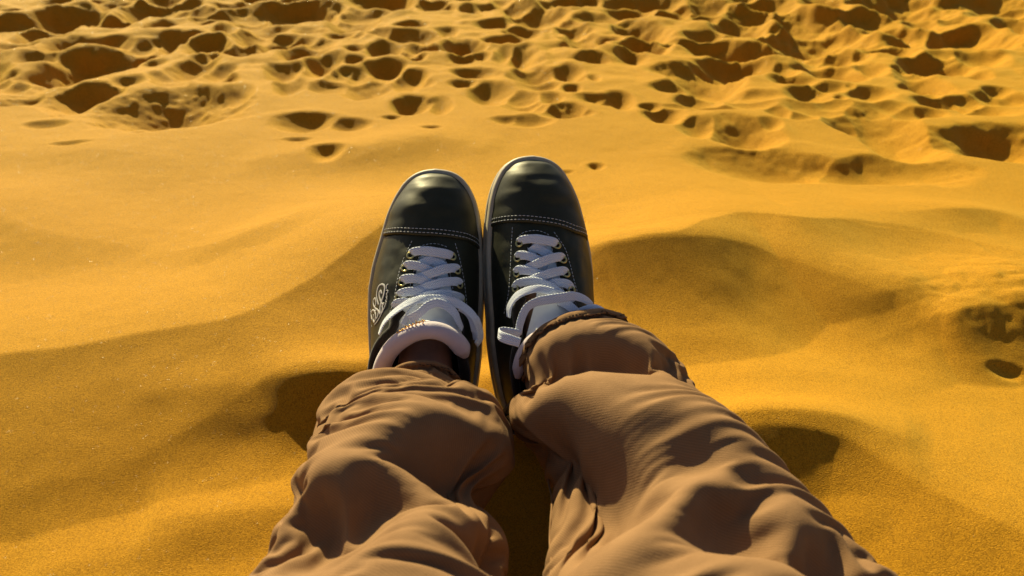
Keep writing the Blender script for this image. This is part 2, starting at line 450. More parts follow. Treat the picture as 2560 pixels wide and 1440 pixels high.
def mat_lace():
    k = NT('woven_lace')
    uv = k.n('UVMap').outputs['UV']
    sep = k.n('SeparateXYZ'); k.l(uv, sep.inputs[0])
    # herringbone braid: |u| folded, plus v
    ab = k.n('Math', operation='ABSOLUTE'); k.l(sep.outputs[0], ab.inputs[0])
    m1 = k.n('Math', operation='MULTIPLY'); m1.inputs[1].default_value = 5.0; k.l(ab.outputs[0], m1.inputs[0])
    m2 = k.n('Math', operation='MULTIPLY'); m2.inputs[1].default_value = 0.75; k.l(sep.outputs[1], m2.inputs[0])
    ad = k.n('Math', operation='ADD'); k.l(m1.outputs[0], ad.inputs[0]); k.l(m2.outputs[0], ad.inputs[1])
    m3 = k.n('Math', operation='MULTIPLY'); m3.inputs[1].default_value = 6.2832; k.l(ad.outputs[0], m3.inputs[0])
    sn = k.n('Math', operation='SINE'); k.l(m3.outputs[0], sn.inputs[0])
    m4 = k.n('Math', operation='MULTIPLY'); m4.inputs[1].default_value = 3.0 * 6.2832; k.l(sep.outputs[0], m4.inputs[0])
    s2 = k.n('Math', operation='SINE'); k.l(m4.outputs[0], s2.inputs[0])
    mu = k.n('Math', operation='MULTIPLY'); k.l(sn.outputs[0], mu.inputs[0]); mu.inputs[1].default_value = 0.5
    a2 = k.n('Math', operation='ADD'); k.l(mu.outputs[0], a2.inputs[0]); 
    m5 = k.n('Math', operation='MULTIPLY'); k.l(s2.outputs[0], m5.inputs[0]); m5.inputs[1].default_value = 0.2
    k.l(m5.outputs[0], a2.inputs[1])
    c = k.ramp(sn.outputs[0], [(0.0, (0.70, 0.73, 0.82)), (1.0, (0.88, 0.90, 0.98))])  # white lace; the blue cast of skylight is put into its colour
    k.l(c, k.b.inputs['Base Color'])
    k.l(k.bump(a2.outputs[0], 0.8, 0.0007), k.b.inputs['Normal'])
    k.set(Roughness=0.85, Specular_IOR_Level=0.15)
    k.b.inputs['Sheen Weight'].default_value = 0.25
    return k.m
M = dict(leather=mat_leather(), lace=mat_lace(),
    lining=mat_plain('dark_fleece_lining', (0.018, 0.013, 0.010), 0.95, 0.1, 900, 0.8, 0.001, 0.3, sheen=0.25),
    rubber=mat_plain('tan_grey_rubber', (0.42, 0.36, 0.26), 0.55, 0.35, 420, 0.25, 0.0004, 0.14),
    rubber_dark=mat_plain('brown_rubber_outsole', (0.16, 0.10, 0.05), 0.6, 0.35, 300, 0.3, 0.0005, 0.2),
    brass=None,
    thread=mat_plain('grey_thread', (0.50, 0.50, 0.52), 0.8, 0.2),
    tongue=mat_plain('white_satin_tongue', (0.84, 0.86, 0.85), 0.42, 0.4, 500, 0.15, 0.0003, 0.04),
    padding=mat_plain('lilac_padded_mesh', (0.56, 0.47, 0.50), 0.9, 0.15, 800, 0.6, 0.0006, 0.05, sheen=0.3),
    gold=None, print=mat_plain('white_print', (0.55, 0.52, 0.50), 0.6, 0.3),
    skin=mat_plain('skin', (0.42, 0.22, 0.14), 0.55, 0.35, 160, 0.15, 0.0006, 0.1, sub=0.15))
kb = NT('brass_eyelet'); kb.set(Base_Color=(0.62, 0.52, 0.22, 1), Metallic=1.0, Roughness=0.32); M['brass'] = kb.m
kb = NT('gold_foil'); kb.set(Base_Color=(0.80, 0.45, 0.10, 1), Metallic=0.9, Roughness=0.3); M['gold'] = kb.m

# ------------------------------------------------------------------ generic swept shapes
def frames(C, nrm):
    T = np.gradient(C, axis=0); T /= np.linalg.norm(T, axis=1)[:, None] + 1e-12
    N = nrm - (nrm * T).sum(1)[:, None] * T
    N /= np.linalg.norm(N, axis=1)[:, None] + 1e-12
    B = np.cross(T, N)
    return T, N, B
def ribbon(C, nrm, width, thick, seed=0):
    """flat braided band along C whose face looks along nrm; returns verts, faces, uvs"""
    T, N, B = frames(C, nrm)
    ang = np.linspace(0, 2 * math.pi, 14, endpoint=False)
    ca, sa = np.cos(ang), np.sin(ang)
    ex = np.sign(ca) * np.abs(ca) ** 0.5; ez = np.sign(sa) * np.abs(sa) ** 0.8
    n = len(C)
    L = np.concatenate([[0], np.cumsum(np.linalg.norm(np.diff(C, axis=0), axis=1))])
    wv = width * (1 + 0.07 * vnoise(L * 120 + seed * 7.7, L * 0 + seed, 3))
    V = C[:, None, :] + B[:, None, :] * (ex[None, :, None] * (wv / 2)[:, None, None]) + N[:, None, :] * (ez[None, :, None] * thick / 2)
    f = [list(q) for q in grid_faces(n, 14, True)]
    f += [list(range(14))[::-1], list(range((n - 1) * 14, n * 14))]
    uv = np.stack([np.repeat(ex[None, :] * 0.5, n, 0), np.repeat((L / 0.0022)[:, None], 14, 1)], -1)
    return V.reshape(-1, 3), f, uv.reshape(-1, 2)
def tube(C, rad, k=10):
    C = np.asarray(C, float); rad = np.broadcast_to(np.asarray(rad, float), (len(C),))
    T = np.gradient(C, axis=0); T /= np.linalg.norm(T, axis=1)[:, None] + 1e-12
    ref = np.array([0.31, 0.2, 0.93]); N = np.cross(T, ref); N /= np.linalg.norm(N, axis=1)[:, None]
    B = np.cross(T, N)
    a = np.linspace(0, 2 * math.pi, k, endpoint=False)
    V = C[:, None] + rad[:, None, None] * (N[:, None] * np.cos(a)[None, :, None] + B[:, None] * np.sin(a)[None, :, None])
    f = [list(q) for q in grid_faces(len(C), k, True)] + [list(range(k))[::-1], list(range((len(C) - 1) * k, len(C) * k))]
    return V.reshape(-1, 3), f
class Bag:
    """collects shapes into one mesh"""
    def __init__(s): s.v, s.f, s.u, s.n = [], [], [], 0
    def add(s, V, F, U=None):
        s.v.append(np.asarray(V, float)); s.f += [[i + s.n for i in q] for q in F]; s.n += len(V)
        s.u.append(np.zeros((len(V), 2)) if U is None else U)
    def build(s, name, mat, parent, smooth=True):
        o = link_mesh(name, np.vstack(s.v), s.f, mat, parent, smooth, np.vstack(s.u))
        fix_normals(o)
        return o

# ------------------------------------------------------------------ a sneaker, toe up along local +y, instep along local +z
LEN = 0.275
class Shoe:
    def __init__(s, m, base, roll, yaw, lean=56.6):
        s.m = m                                     # +1: left foot (outer side at -x), -1: right foot
        s.base = np.array(base, float)
        th = math.radians(lean)
        T = np.array([0, math.cos(th), math.sin(th)]); N = np.array([0, -math.sin(th), math.cos(th)]); U = np.array([1.0, 0, 0])
        R = np.stack([U, T, N], 1)
        cr, sr = math.cos(roll), math.sin(roll); cy, sy = math.cos(yaw), math.sin(yaw)
        Rr = np.array([[cr, 0, sr], [0, 1, 0], [-sr, 0, cr]])         # about local y
        Ry = np.array([[cy, -sy, 0], [sy, cy, 0], [0, 0, 1]])         # about local z
        s.R = R @ Ry @ Rr
        # outline of the upper (local y, inner half width, outer half width) seen from above
        yy = np.array([-.012, -.006, .006, .025, .045, .067, .086, .106, .12, .151, .176, .205, .230, .245, .255, .265, .270, .273, .275])
        inn = np.array([.000, .022, .034, .041, .045, .048, .050, .050, .051, .0525, .0525, .0508, .0475, .0438, .0396, .0330, .0268, .0195, .0050])
        out = np.array([.000, .022, .034, .042, .047, .051, .053, .0545, .0555, .0560, .0540, .0485, .0420, .0355, .0295, .0215, .0145, .0070, -.0050])
        if m > 0:
            out = out + np.interp(yy, [.03, .067, .15, .19, .21], [.002, .0065, .0050, .002, 0])
        yd = np.concatenate([np.linspace(-.012, .26, 240), .275 - .015 * np.linspace(1, 0, 80)[1:] ** 2])
        def sm(w):
            s2 = np.sign(w) * w ** 2
            r = np.interp(yd, yy, s2); r = np.sign(r) * np.sqrt(np.abs(r))
            k = np.hanning(13); k /= k.sum()
            q = np.convolve(np.pad(r, 6, mode='edge'), k, 'valid')
            q[-6:] = r[-6:]; q[:4] = r[:4]
            return q
        inn, out, yy = sm(inn), sm(out), yd
        s.yy, s.inn, s.out = yy, inn, out
        s.zt_y = np.array([-.012, .0, .03, .06, .09, .11, .13, .15, .17, .19, .21, .235, .255, .268, .275])
        s.zt_z = np.array([.120, .135, .140, .138, .116, .101, .092, .084, .077, .070, .0640, .0585, .0500, .0400, .0265])
        s.z0 = 0.022
    def w(s, y):
        y = np.asarray(y, float)
        return np.interp(y, s.yy, s.inn), np.interp(y, s.yy, s.out)
    def edge(s, side, y):
        """x of the outline on local side -1 (image left) or +1 (image right)"""
        i, o = s.w(y)
        left = o if s.m > 0 else i
        right = i if s.m > 0 else o
        return -left if side < 0 else right
    def top(s, y):
        return np.interp(y, s.zt_y, s.zt_z)
    def z(s, x, y):
        """height of the closed upper surface at local x, y"""
        x = np.asarray(x, float); y = np.asarray(y, float)
        wl, wr = -s.edge(-1, y), s.edge(1, y)
        c = (wr - wl) / 2; h = np.maximum((wr + wl) / 2, 1e-4)
        q = np.clip(np.abs(x - c) / h, 0, 1)
        return s.z0 + (s.top(y) - s.z0) * np.clip(1 - q ** 2.3, 0, 1) ** 0.52
    def normal(s, x, y):
        e = 5e-4
        dx = (s.z(x + e, y) - s.z(x - e, y)) / (2 * e); dy = (s.z(x, y + e) - s.z(x, y - e)) / (2 * e)
        n = np.stack([-dx, -dy, np.ones_like(dx)], -1)
        return n / np.linalg.norm(n, axis=-1, keepdims=True)
    def on(s, x, y, lift=0.0):
        x = np.asarray(x, float); y = np.asarray(y, float)
        P = np.stack([x, y, s.z(x, y)], -1)
        return P + s.normal(x, y) * np.asarray(lift)[..., None]
    def local(s, u, v, z):
        """pixel -> local point in the plane at local height z"""
        o = (CAM - s.base) @ s.R
        d = ray(np.asarray(u, float), np.asarray(v, float)) @ s.R
        t = (np.asarray(z, float) - o[2]) / d[..., 2]
        return o + d * t[..., None]
    def surf(s, u, v, lift=0.0):
        """pixel -> local point on the closed upper surface (+ lift)"""
        z = np.full(np.shape(u), 0.06)
        for k in range(25):
            p = s.local(u, v, z)
            z = 0.5 * z + 0.5 * (s.z(p[..., 0], p[..., 1]) + lift)
        return s.local(u, v, z)
    def section(s, y, n=61):
        """points across the upper at y, from local left to right, evenly by angle"""
        wl, wr = -s.edge(-1, y), s.edge(1, y)
        c = (wr - wl) / 2; h = max((wr + wl) / 2, 1e-4)
        a = np.linspace(math.pi, 0, n)
        q = np.abs(np.cos(a)) ** 0.8 * np.sign(np.cos(a))
        x = c + h * q
        z = s.z0 + (s.top(y) - s.z0) * np.clip(1 - np.abs(q) ** 2.3, 0, 1) ** 0.52
        return np.stack([x, np.full(n, y), z], -1)

def stitches(shoe, pts, bag, step=0.0042, ln=0.0028, rad=0.00042):
    """row of thread dashes along a local polyline on the surface"""
    L = np.concatenate([[0], np.cumsum(np.linalg.norm(np.diff(pts, axis=0), axis=1))])
    k = int(L[-1] / step)
    for i in range(k):
        t = np.array([i * step, i * step + ln * 0.5, i * step + ln])
        P = np.stack([np.interp(t, L, pts[:, j]) for j in range(3)], 1)
        V, F = tube(P, [rad * .7, rad, rad * .7], 5)
        bag.add(V, F)

def build_shoe(S, name, label, seam, bows, eyL, eyR, unused_a, unused_b, gapw, collar):
    root = bpy.data.objects.new(name, None)
    root.empty_display_size = 0.05
    col.objects.link(root)
    root.matrix_world = Matrix(((*S.R[0], S.base[0]), (*S.R[1], S.base[1]), (*S.R[2], S.base[2]), (0, 0, 0, 1)))
    root['label'] = label; root['category'] = 'sneaker'; root['group'] = 'pair of black leather sneakers'
    # ---- sole: outline a little wider than the upper
    ny = 90
    t = np.linspace(0, math.pi, ny)
    y = -0.012 + (LEN + 0.012) * (1 - np.cos(t)) / 2
    left = np.stack([S.edge(-1, y), y], 1); right = np.stack([S.edge(1, y), y], 1)
    loop = np.vstack([left, right[::-1][1:-1]])
    tg = np.roll(loop, -1, 0) - np.roll(loop, 1, 0); tg /= np.linalg.norm(tg, axis=1)[:, None] + 1e-9
    nr = np.stack([-tg[:, 1], tg[:, 0]], 1)
    if ((loop + nr * .01 - [0, .13]) ** 2).sum() < ((loop - [0, .13]) ** 2).sum():
        nr = -nr
    # smooth the offset direction
    for _ in range(4):
        nr = (np.roll(nr, 1, 0) + nr * 2 + np.roll(nr, -1, 0)); nr /= np.linalg.norm(nr, axis=1)[:, None]
    def rings(prof):
        yv = loop[:, 1]
        rise = 0.006 * np.clip((yv - 0.2) / 0.075, 0, 1) ** 2        # toe spring
        R_ = []
        for off, z in prof:
            R_.append(np.column_stack([loop + nr * off, z + rise]))
        return np.vstack(R_), len(prof)
    def prism(nm, prof, mat, parent):
        V, k = rings(prof); n = len(loop)
        F = [list(q) for q in grid_faces(k, n, True)] + [list(range(n)), list(range((k - 1) * n, k * n))[::-1]]
        o = link_mesh(nm, V, F, mat, parent); fix_normals(o)
        return o
    sole = prism('sole', [(-.004, .0055), (.0038, .0062), (.0052, .008), (.0052, .0130), (.0040, .0140), (.0036, .0148), (.0042, .0156), (.0046, .0170), (.0044, .0240), (.0034, .0262), (.0018, .0270), (-.001, .0270), (-.004, .024)], M['rubber'], root)
    prism('outsole', [(-.006, .0), (.0020, .0002), (.0042, .0015), (.0046, .0058), (.003, .0068), (-.006, .0068)], M['rubber_dark'], sole)
    # ---- upper: two quarters and vamp in one skin, cut open along the throat and the collar
    ys = np.concatenate([-0.012 + 0.05 * (1 - np.cos(np.linspace(0, math.pi / 2, 16))), np.linspace(0.0405, 0.206, 70)])
    n = 81
    rows = np.stack([S.section(q, n) for q in ys])
    V = rows.reshape(-1, 3).copy()
    Xs, Ys, Zs = rows[..., 0], rows[..., 1], rows[..., 2]
    gl, gr, gz = gapw(Ys)                      # throat edges in local x, and collar height
    cut = ((Xs > gl) & (Xs < gr)) | (Zs > gz)
    # pull the boundary vertices onto the edge so that the cut is clean
    F = grid_faces(len(ys), n)
    fc = cut.ravel()[F]
    keep = fc.sum(1) <= 0
    crease = 0.0011 * fbm(V[:, 0] * 60 + 5, V[:, 1] * 45, 21 + int(S.m), 3) * np.clip((V[:, 2] - .03) / .02, 0, 1)
    V[:, 2] += crease
    used = np.unique(F[keep]); remap = -np.ones(len(V), int); remap[used] = np.arange(len(used))
    up = link_mesh('upper', V[used], remap[F[keep]], M['leather'], root)
    fix_normals(up)
    up.data.materials.append(M['lining'])
    # normals must look outwards (away from the axis)
    bm = bmesh.new(); bm.from_mesh(up.data)
    sgn = sum((f.calc_center_median() - Vector((0, f.calc_center_median().y, 0.045))).dot(f.normal) for f in bm.faces)
    if sgn < 0:
        bmesh.ops.reverse_faces(bm, faces=bm.faces)
    # smooth the stair-stepped cut edge
    bmesh.ops.delete(bm, geom=[e for e in bm.edges if not e.link_faces], context='EDGES')
    be = [v for v in bm.verts if v.is_boundary and v.co.z > 0.03 and v.co.y < 0.204]
    for _ in range(14):
        new = {}
        for v in be:
            nb = [e.other_vert(v) for e in v.link_edges if e.is_boundary]
            if len(nb) == 2:
                new[v] = v.co * 0.5 + (nb[0].co + nb[1].co) * 0.25
        for v, c in new.items():
            v.co = c
    bm.to_mesh(up.data); bm.free()
    so = solidify(up, 0.0036, -1.0); so.material_offset = 1; so.material_offset_rim = 1
    # ---- padded collar rim along the ankle opening
    P = np.array(collar, float)
    V, F_ = tube(catmull(P, 60), 0.0052 + 0.0012 * vnoise(np.linspace(0, 9, 60), np.zeros(60), 3), 10)
    link_mesh('collar_padding', V, F_, M['lining'], root)
    # ---- insole
    yi = np.linspace(-.006, .262, 40)
    a_, b_ = np.array([S.edge(-1, q) for q in yi]) * .92, np.array([S.edge(1, q) for q in yi]) * .92
    Vi = np.vstack([np.column_stack([a_, yi, np.full(40, .0265)]), np.column_stack([b_, yi, np.full(40, .0265)])])
    Fi = [[i, i + 1, 41 + i, 40 + i] for i in range(39)]
    link_mesh('insole', Vi, Fi, M['lining'], root)
    # ---- toe cap, proud of the vamp
    nt = 46
    sd_ = 1 - np.cos(np.linspace(0, math.pi / 2, nt)) ; sd_ = np.sin(np.linspace(0, math.pi / 2, nt))
    rows = []
    for k_ in range(nt):
        q = sd_[k_]
        xs = S.section(0.205, 61)
        # seam row follows `seam` in local coordinates and blends to the toe tip
        fr = np.linspace(0, 1, 61)
        y0 = np.interp(fr, seam[0], seam[1])
        yk = y0 + (LEN - 0.0002 - y0) * q
        sec = []
        for j in range(61):
            wl, wr = -S.edge(-1, yk[j]), S.edge(1, yk[j]); c = (wr - wl) / 2; h = max((wr + wl) / 2, 1e-4)
            an = math.pi * (1 - fr[j]); qq = abs(math.cos(an)) ** 0.8 * (1 if math.cos(an) > 0 else -1)
            z = S.z0 + (float(S.top(yk[j])) - S.z0) * max(0, 1 - abs(qq) ** 2.3) ** 0.52
            sec.append((c + h * qq, yk[j], z))
        rows.append(sec)
    rows = np.array(rows)
    gn = np.cross(np.gradient(rows, axis=1), np.gradient(rows, axis=0)); gn /= np.linalg.norm(gn, axis=-1, keepdims=True) + 1e-9
    gn *= np.sign((gn * (rows - np.array([0, .2, .03]))).sum(-1, keepdims=True) + 1e-9)
    capV = rows + gn * 0.0016
    dent = 0.0012 * fbm(rows[..., 0] * 38, rows[..., 1] * 55, 61 + int(S.m), 2) - 0.0014 * np.exp(-((rows[..., 1] - .222) / .006) ** 2) * (0.5 + 0.5 * np.sin(rows[..., 0] * 90))
    capV[..., 2] += dent
    cap = link_mesh('toe_cap', capV.reshape(-1, 3), grid_faces(nt, 61), M['leather'], root)
    fix_normals(cap)
    bm = bmesh.new(); bm.from_mesh(cap.data)
    if sum((f.calc_center_median() - Vector((0, .2, 0.03))).dot(f.normal) for f in bm.faces) < 0:
        bmesh.ops.reverse_faces(bm, faces=bm.faces)
    bm.to_mesh(cap.data); bm.free()
    solidify(cap, 0.0024, -1.0)
    bag = Bag()
    for q in (0.022, 0.058):
        i = q * (nt - 1) * 1.0
        f0 = int(i); r = (capV[f0] * (1 - (i - f0)) + capV[f0 + 1] * (i - f0))
        d = r.copy(); d += gn[0] * 0.0003
        L = np.concatenate([[0], np.cumsum(np.linalg.norm(np.diff(d, axis=0), axis=1))])
        stitches(S, d, bag)
    st = bag.build('seam_stitching', M['thread'], cap); st['kind'] = 'stuff'
    # ---- eyelets
    for (u, v) in eyL + eyR:
        p = S.surf(np.array(float(u)), np.array(float(v)), 0.0012)
        nm = S.normal(p[0], p[1])
        zax = Vector(nm); rot = zax.to_track_quat('Z', 'Y').to_matrix()
        a = np.linspace(0, 2 * math.pi, 22, endpoint=False); b = np.linspace(0, 2 * math.pi, 8, endpoint=False)
        A, B = np.meshgrid(a, b, indexing='ij')
        V = np.stack([(0.0033 + 0.0010 * np.cos(B)) * np.cos(A), (0.0033 + 0.0010 * np.cos(B)) * np.sin(A), 0.0008 * np.sin(B)], -1).reshape(-1, 3)
        V = V @ np.array(rot).T + p
        F = []
        for i in range(22):
            for j in range(8):
                F.append([i * 8 + j, ((i + 1) % 22) * 8 + j, ((i + 1) % 22) * 8 + (j + 1) % 8, i * 8 + (j + 1) % 8])
        e = link_mesh('eyelet', V, F, M['brass'], root); fix_normals(e)
        c = np.column_stack([0.0026 * np.cos(a), 0.0026 * np.sin(a), np.zeros(22)]) @ np.array(rot).T + p - nm * 0.0006
        link_mesh('eyelet_hole', c, [list(range(22))], M['lining'], e)
    return root
# ------------------------------------------------------------------ tongue, laces, stitching and print from points on each shoe
def collar_fn(S, gl_pts, gr_pts, cz):
    yy = np.array([p[0] for p in gl_pts]); o = np.argsort(yy)
    lx = np.array([p[1] for p in gl_pts])[o]; ly = yy[o]
    yy2 = np.array([p[0] for p in gr_pts]); o2 = np.argsort(yy2)
    rx = np.array([p[1] for p in gr_pts])[o2]; ry = yy2[o2]
    cy, ch = np.array([c[0] for c in cz]), np.array([c[1] for c in cz])
    def gapw(Y):
        gl = np.interp(Y, ly, lx); gr = np.interp(Y, ry, rx)
        top = Y > max(ly[-1], ry[-1])
        gl = np.where(top, 9.0, gl); gr = np.where(top, -9.0, gr)
        gz = np.interp(Y, cy, ch)
        return gl, gr, gz
    def edge_pt(side, y):
        gl, gr, gz = gapw(np.array(y))
        wl, wr = -S.edge(-1, y), S.edge(1, y); c = (wr - wl) / 2; h = max((wr + wl) / 2, 1e-4)
        tp = float(S.top(y)); rel = min(max((float(gz) - S.z0) / (tp - S.z0), 0), 1)
        q = max(0, 1 - rel ** (1 / 0.52)) ** (1 / 2.3)
        x = c + side * h * q
        x = min(x, float(gl)) if side < 0 else max(x, float(gr))
        return (x, y, float(S.z(x, y)))
    yl = np.concatenate([np.linspace(0.128, 0.01, 14), [0.0, -.006]])
    path = [edge_pt(-1, q) for q in yl] + [(0.0, -.010, float(np.interp(-.01, cy, ch)))] + [edge_pt(1, q) for q in yl[::-1]]
    return gapw, path

def add_tongue(S, root, arc, rows, hw, ctr, pad_r, gold=False):
    """arc: (u, v, z) of the padded tip; rows: (local y, drop) between throat and tip"""
    A = np.array([S.local(np.array(float(u)), np.array(float(v)), np.array(float(z))) for u, v, z in arc])
    ncol = 41
    A = catmull(A, ncol)
    a = np.linspace(-1, 1, ncol)
    ctrl = []
    for (y, drop), w, c in zip(rows, hw, ctr):
        x = c + a * w
        yv = np.full(ncol, y) - 0.004 * a ** 2
        ctrl.append(np.stack([x, yv, S.z(x, yv) - drop], -1))
    ctrl.append(A)
    ctrl = np.array(ctrl)
    n = 40
    out = np.stack([catmull(ctrl[:, j], n) for j in range(ncol)], 1)
    out[..., 2] += 0.0010 * fbm(out[..., 0] * 50, out[..., 1] * 70, 91, 2)
    o = link_mesh('tongue', out.reshape(-1, 3), grid_faces(n, ncol), M['tongue'], root)
    fix_normals(o); solidify(o, 0.003, 0.0)
    r = pad_r * (1 + 0.06 * vnoise(np.linspace(0, 8, 90), np.zeros(90), 5))
    r[:8] *= np.sqrt(np.linspace(0.2, 1, 8)); r[-8:] *= np.sqrt(np.linspace(1, 0.2, 8))
    P = catmull(A[::4], 90)
    P = P + np.array([0, -0.004, -0.003])
    V, F = tube(P, r, 16)
    link_mesh('tongue_padding', V, F, M['padding'], o)
    if gold:
        bag = Bag()
        for j in range(7, 23):
            c = A[j] + np.array([0, 0.0045, 0.0026]); d = A[j + 1] - A[j]; up = np.array([0.1, 1.0, 0.35]) * 0.0016 * (1 + 0.5 * math.sin(j * 2.3))
            V, F = tube(np.array([c - up, c + d * .25, c + up + d * .3 * math.cos(j)]), 0.0006, 6); bag.add(V, F)
            V, F = tube(np.array([c + up * .2, c + d * .5 + up * .4, c + d * .8]), 0.0005, 6); bag.add(V, F)
        bag.build('gold_print', M['gold'], o)
    return o, A

def lace_curve(S, pts, n=40, flat=1.0):
    """pts: (u, v, lift above the upper) -> local points"""
    P = []
    for u, v, l in pts:
        if flat < 1:                      # loose loops ride above the shoulder of the shoe instead of following its side
            z = 0.08
            for k in range(25):
                p = S.local(np.array(float(u)), np.array(float(v)), z)
                z = 0.5 * z + 0.5 * (float(S.z(p[0] * flat, p[1])) + l)
            P.append(S.local(np.array(float(u)), np.array(float(v)), z))
        else:
            P.append(S.surf(np.array(float(u)), np.array(float(v)), l))
    return catmull(np.array(P), n)
def lace_n(S, C, twist=0.0):
    if twist is None:                     # band standing on edge: its width runs along the shoe
        T = np.gradient(C, axis=0); T /= np.linalg.norm(T, axis=1)[:, None]
        n = np.cross(T, np.array([0.12, 1.0, 0.05])); return n / np.linalg.norm(n, axis=1)[:, None]
    n = S.normal(C[:, 0], C[:, 1])
    n = n * 0.3 + np.array([0, 0, 0.7]); n /= np.linalg.norm(n, axis=1)[:, None]
    if np.any(np.asarray(twist) != 0):
        T = np.gradient(C, axis=0); T /= np.linalg.norm(T, axis=1)[:, None]
        tw = np.interp(np.linspace(0, 1, len(C)), np.linspace(0, 1, len(np.atleast_1d(twist))), np.atleast_1d(twist))
        B = np.cross(T, n)
        n = n * np.cos(tw)[:, None] + B * np.sin(tw)[:, None]
    return n
def add_laces(S, root, crossings, loops, w=0.0092, th=0.0016):
    bag = Bag()
    for i, pts in enumerate(crossings):
        C = lace_curve(S, pts)
        V, F, U = ribbon(C, lace_n(S, C), w, th, i)
        bag.add(V, F, U)
    lace = bag.build('shoelace', M['lace'], root)
    for i, (pts, tw, ww) in enumerate(loops):
        C = lace_curve(S, pts, 70, 0.72 if tw is not None else 0.55)
        V, F, U = ribbon(C, lace_n(S, C, tw), ww, th, 20 + i)
        b = Bag(); b.add(V, F, U)
        b.build('lace_loop', M['lace'], lace)
    return lace
def add_stitch_lines(S, root, lines, step=0.0038):
    bag = Bag()
    for ln in lines:
        P = np.array([S.surf(np.array(float(u)), np.array(float(v)), 0.0008) for u, v in ln])
        stitches(S, catmull(P, 60), bag, step, 0.0025, 0.00038)
    o = bag.build('stitching', M['thread'], root); o['kind'] = 'stuff'
def seam_of(S, px):
    fr, yv = [], []
    for u, v in px:
        p = S.surf(np.array(float(u)), np.array(float(v)))
        wl, wr = -S.edge(-1, p[1]), S.edge(1, p[1]); c = (wr - wl) / 2; h = (wr + wl) / 2
        q = float(np.clip((p[0] - c) / h, -1, 1))
        an = math.acos(math.copysign(abs(q) ** (1 / 0.8), q))
        fr.append(1 - an / math.pi); yv.append(float(p[1]))
    # down the sides the seam runs on to the welt
    fr = [0.0] + fr + [1.0]; yv = [yv[0] - .004] + yv + [yv[-1] - .004]
    return np.array(fr), np.array(yv)
def thr(S, px):
    return [(float(p[1]), float(p[0])) for p in (S.surf(np.array(float(u)), np.array(float(v))) for u, v in px)]

# ---- left shoe
SL = Shoe(+1, (-0.087, 0.658, -0.008), 0.0, 0.0)
gapL, pathL = collar_fn(SL, thr(SL, [(1062, 628), (1045, 660), (1035, 700), (1025, 740), (1005, 775), (985, 800)]),
                        thr(SL, [(1100, 628), (1116, 660), (1126, 700), (1134, 740), (1140, 775), (1150, 800)]),
                        [(-.012, .080), (.0, .078), (.03, .074), (.06, .078), (.085, .086), (.105, .096), (.12, .12), (.3, .3)])
left_shoe = build_shoe(SL, 'sneaker', 'left black leather sneaker with white script print on its side and pale padded tongue',
    seam_of(SL, [(950, 591), (970, 588), (1000, 586), (1060, 589), (1120, 594), (1165, 602), (1186, 612)]), None,
    [(1026, 638), (1012, 670), (1005, 706), (997, 743)], [(1132, 641), (1144, 676), (1150, 712), (1156, 750)], None, None, gapL, pathL)
add_tongue(SL, left_shoe, [(948, 950, .088), (955, 905, .098), (978, 862, .108), (1015, 832, .115), (1065, 815, .118), (1110, 822, .115), (1145, 848, .108), (1163, 880, .098)],
    [(.192, .003), (.165, .0035), (.140, .004), (.122, .003)], [.012, .016, .022, .028], [.006, .007, .007, .005], 0.0085, True)
add_laces(SL, left_shoe, [
    [(1100, 646, -.003), (1075, 651, .0015), (1048, 662, -.001), (1035, 672, -.004)],
    [(1058, 648, -.003), (1085, 655, .000), (1110, 666, -.001), (1122, 676, -.005)],
    [(1026, 638, -.002), (1034, 630, .0025), (1060, 627, .004), (1095, 631, .004), (1124, 637, .003), (1132, 642, -.002)],
    [(1012, 671, -.002), (1020, 663, .003), (1045, 665, .004), (1070, 675, .002), (1095, 690, -.002)],
    [(1144, 677, -.002), (1137, 670, .003), (1110, 673, .0055), (1080, 683, .005), (1055, 692, .002), (1035, 700, -.003)],
    [(1005, 707, -.002), (1012, 698, .003), (1040, 697, .004), (1070, 706, .002), (1100, 720, -.002)],
    [(1150, 713, -.002), (1143, 704, .003), (1112, 705, .0055), (1080, 713, .005), (1055, 722, .002), (1032, 732, -.003)],
    [(997, 744, -.002), (1005, 733, .003), (1035, 728, .004), (1065, 733, .002), (1095, 745, .0)],
    [(1156, 752, -.001), (1146, 742, .004), (1110, 735, .006), (1075, 738, .005), (1050, 746, .002), (1030, 757, -.002)]],
  [([(984, 768, .000), (992, 757, .004), (1010, 754, .005), (1035, 758, .003)], [0.1, 0.3], .0075),
   ([(1008, 812, .004), (1018, 792, .006), (1030, 776, .007), (1045, 764, .006)], [0.9, 0.7], .007),
   ([(1130, 744, .002), (1100, 746, .007), (1067, 748, .009), (1035, 752, .010), (1006, 766, .012), (979, 786, .013), (959, 808, .011), (947, 836, .006)], [0.15, 0.3, 0.7, 1.0], .0085),
   ([(1040, 750, .003), (1065, 748, .008), (1094, 748, .010), (1122, 752, .011), (1150, 762, .012), (1172, 778, .015), (1189, 798, .017), (1198, 822, .015), (1200, 845, .010), (1190, 862, .004)], [0.0, 0.1, -0.5, -1.0], .0088),
   ([(1190, 850, .004), (1184, 815, .010), (1178, 795, .010), (1165, 778, .008), (1150, 768, .006)], [-0.8, -0.5], .0075),
   ([(1024, 798, .010), (1048, 784, .013), (1068, 766, .014), (1092, 757, .014), (1118, 766, .013), (1136, 782, .011), (1145, 800, .008), (1156, 822, .003)], [0.5, 0.1, -0.3, -0.9], .0085)])
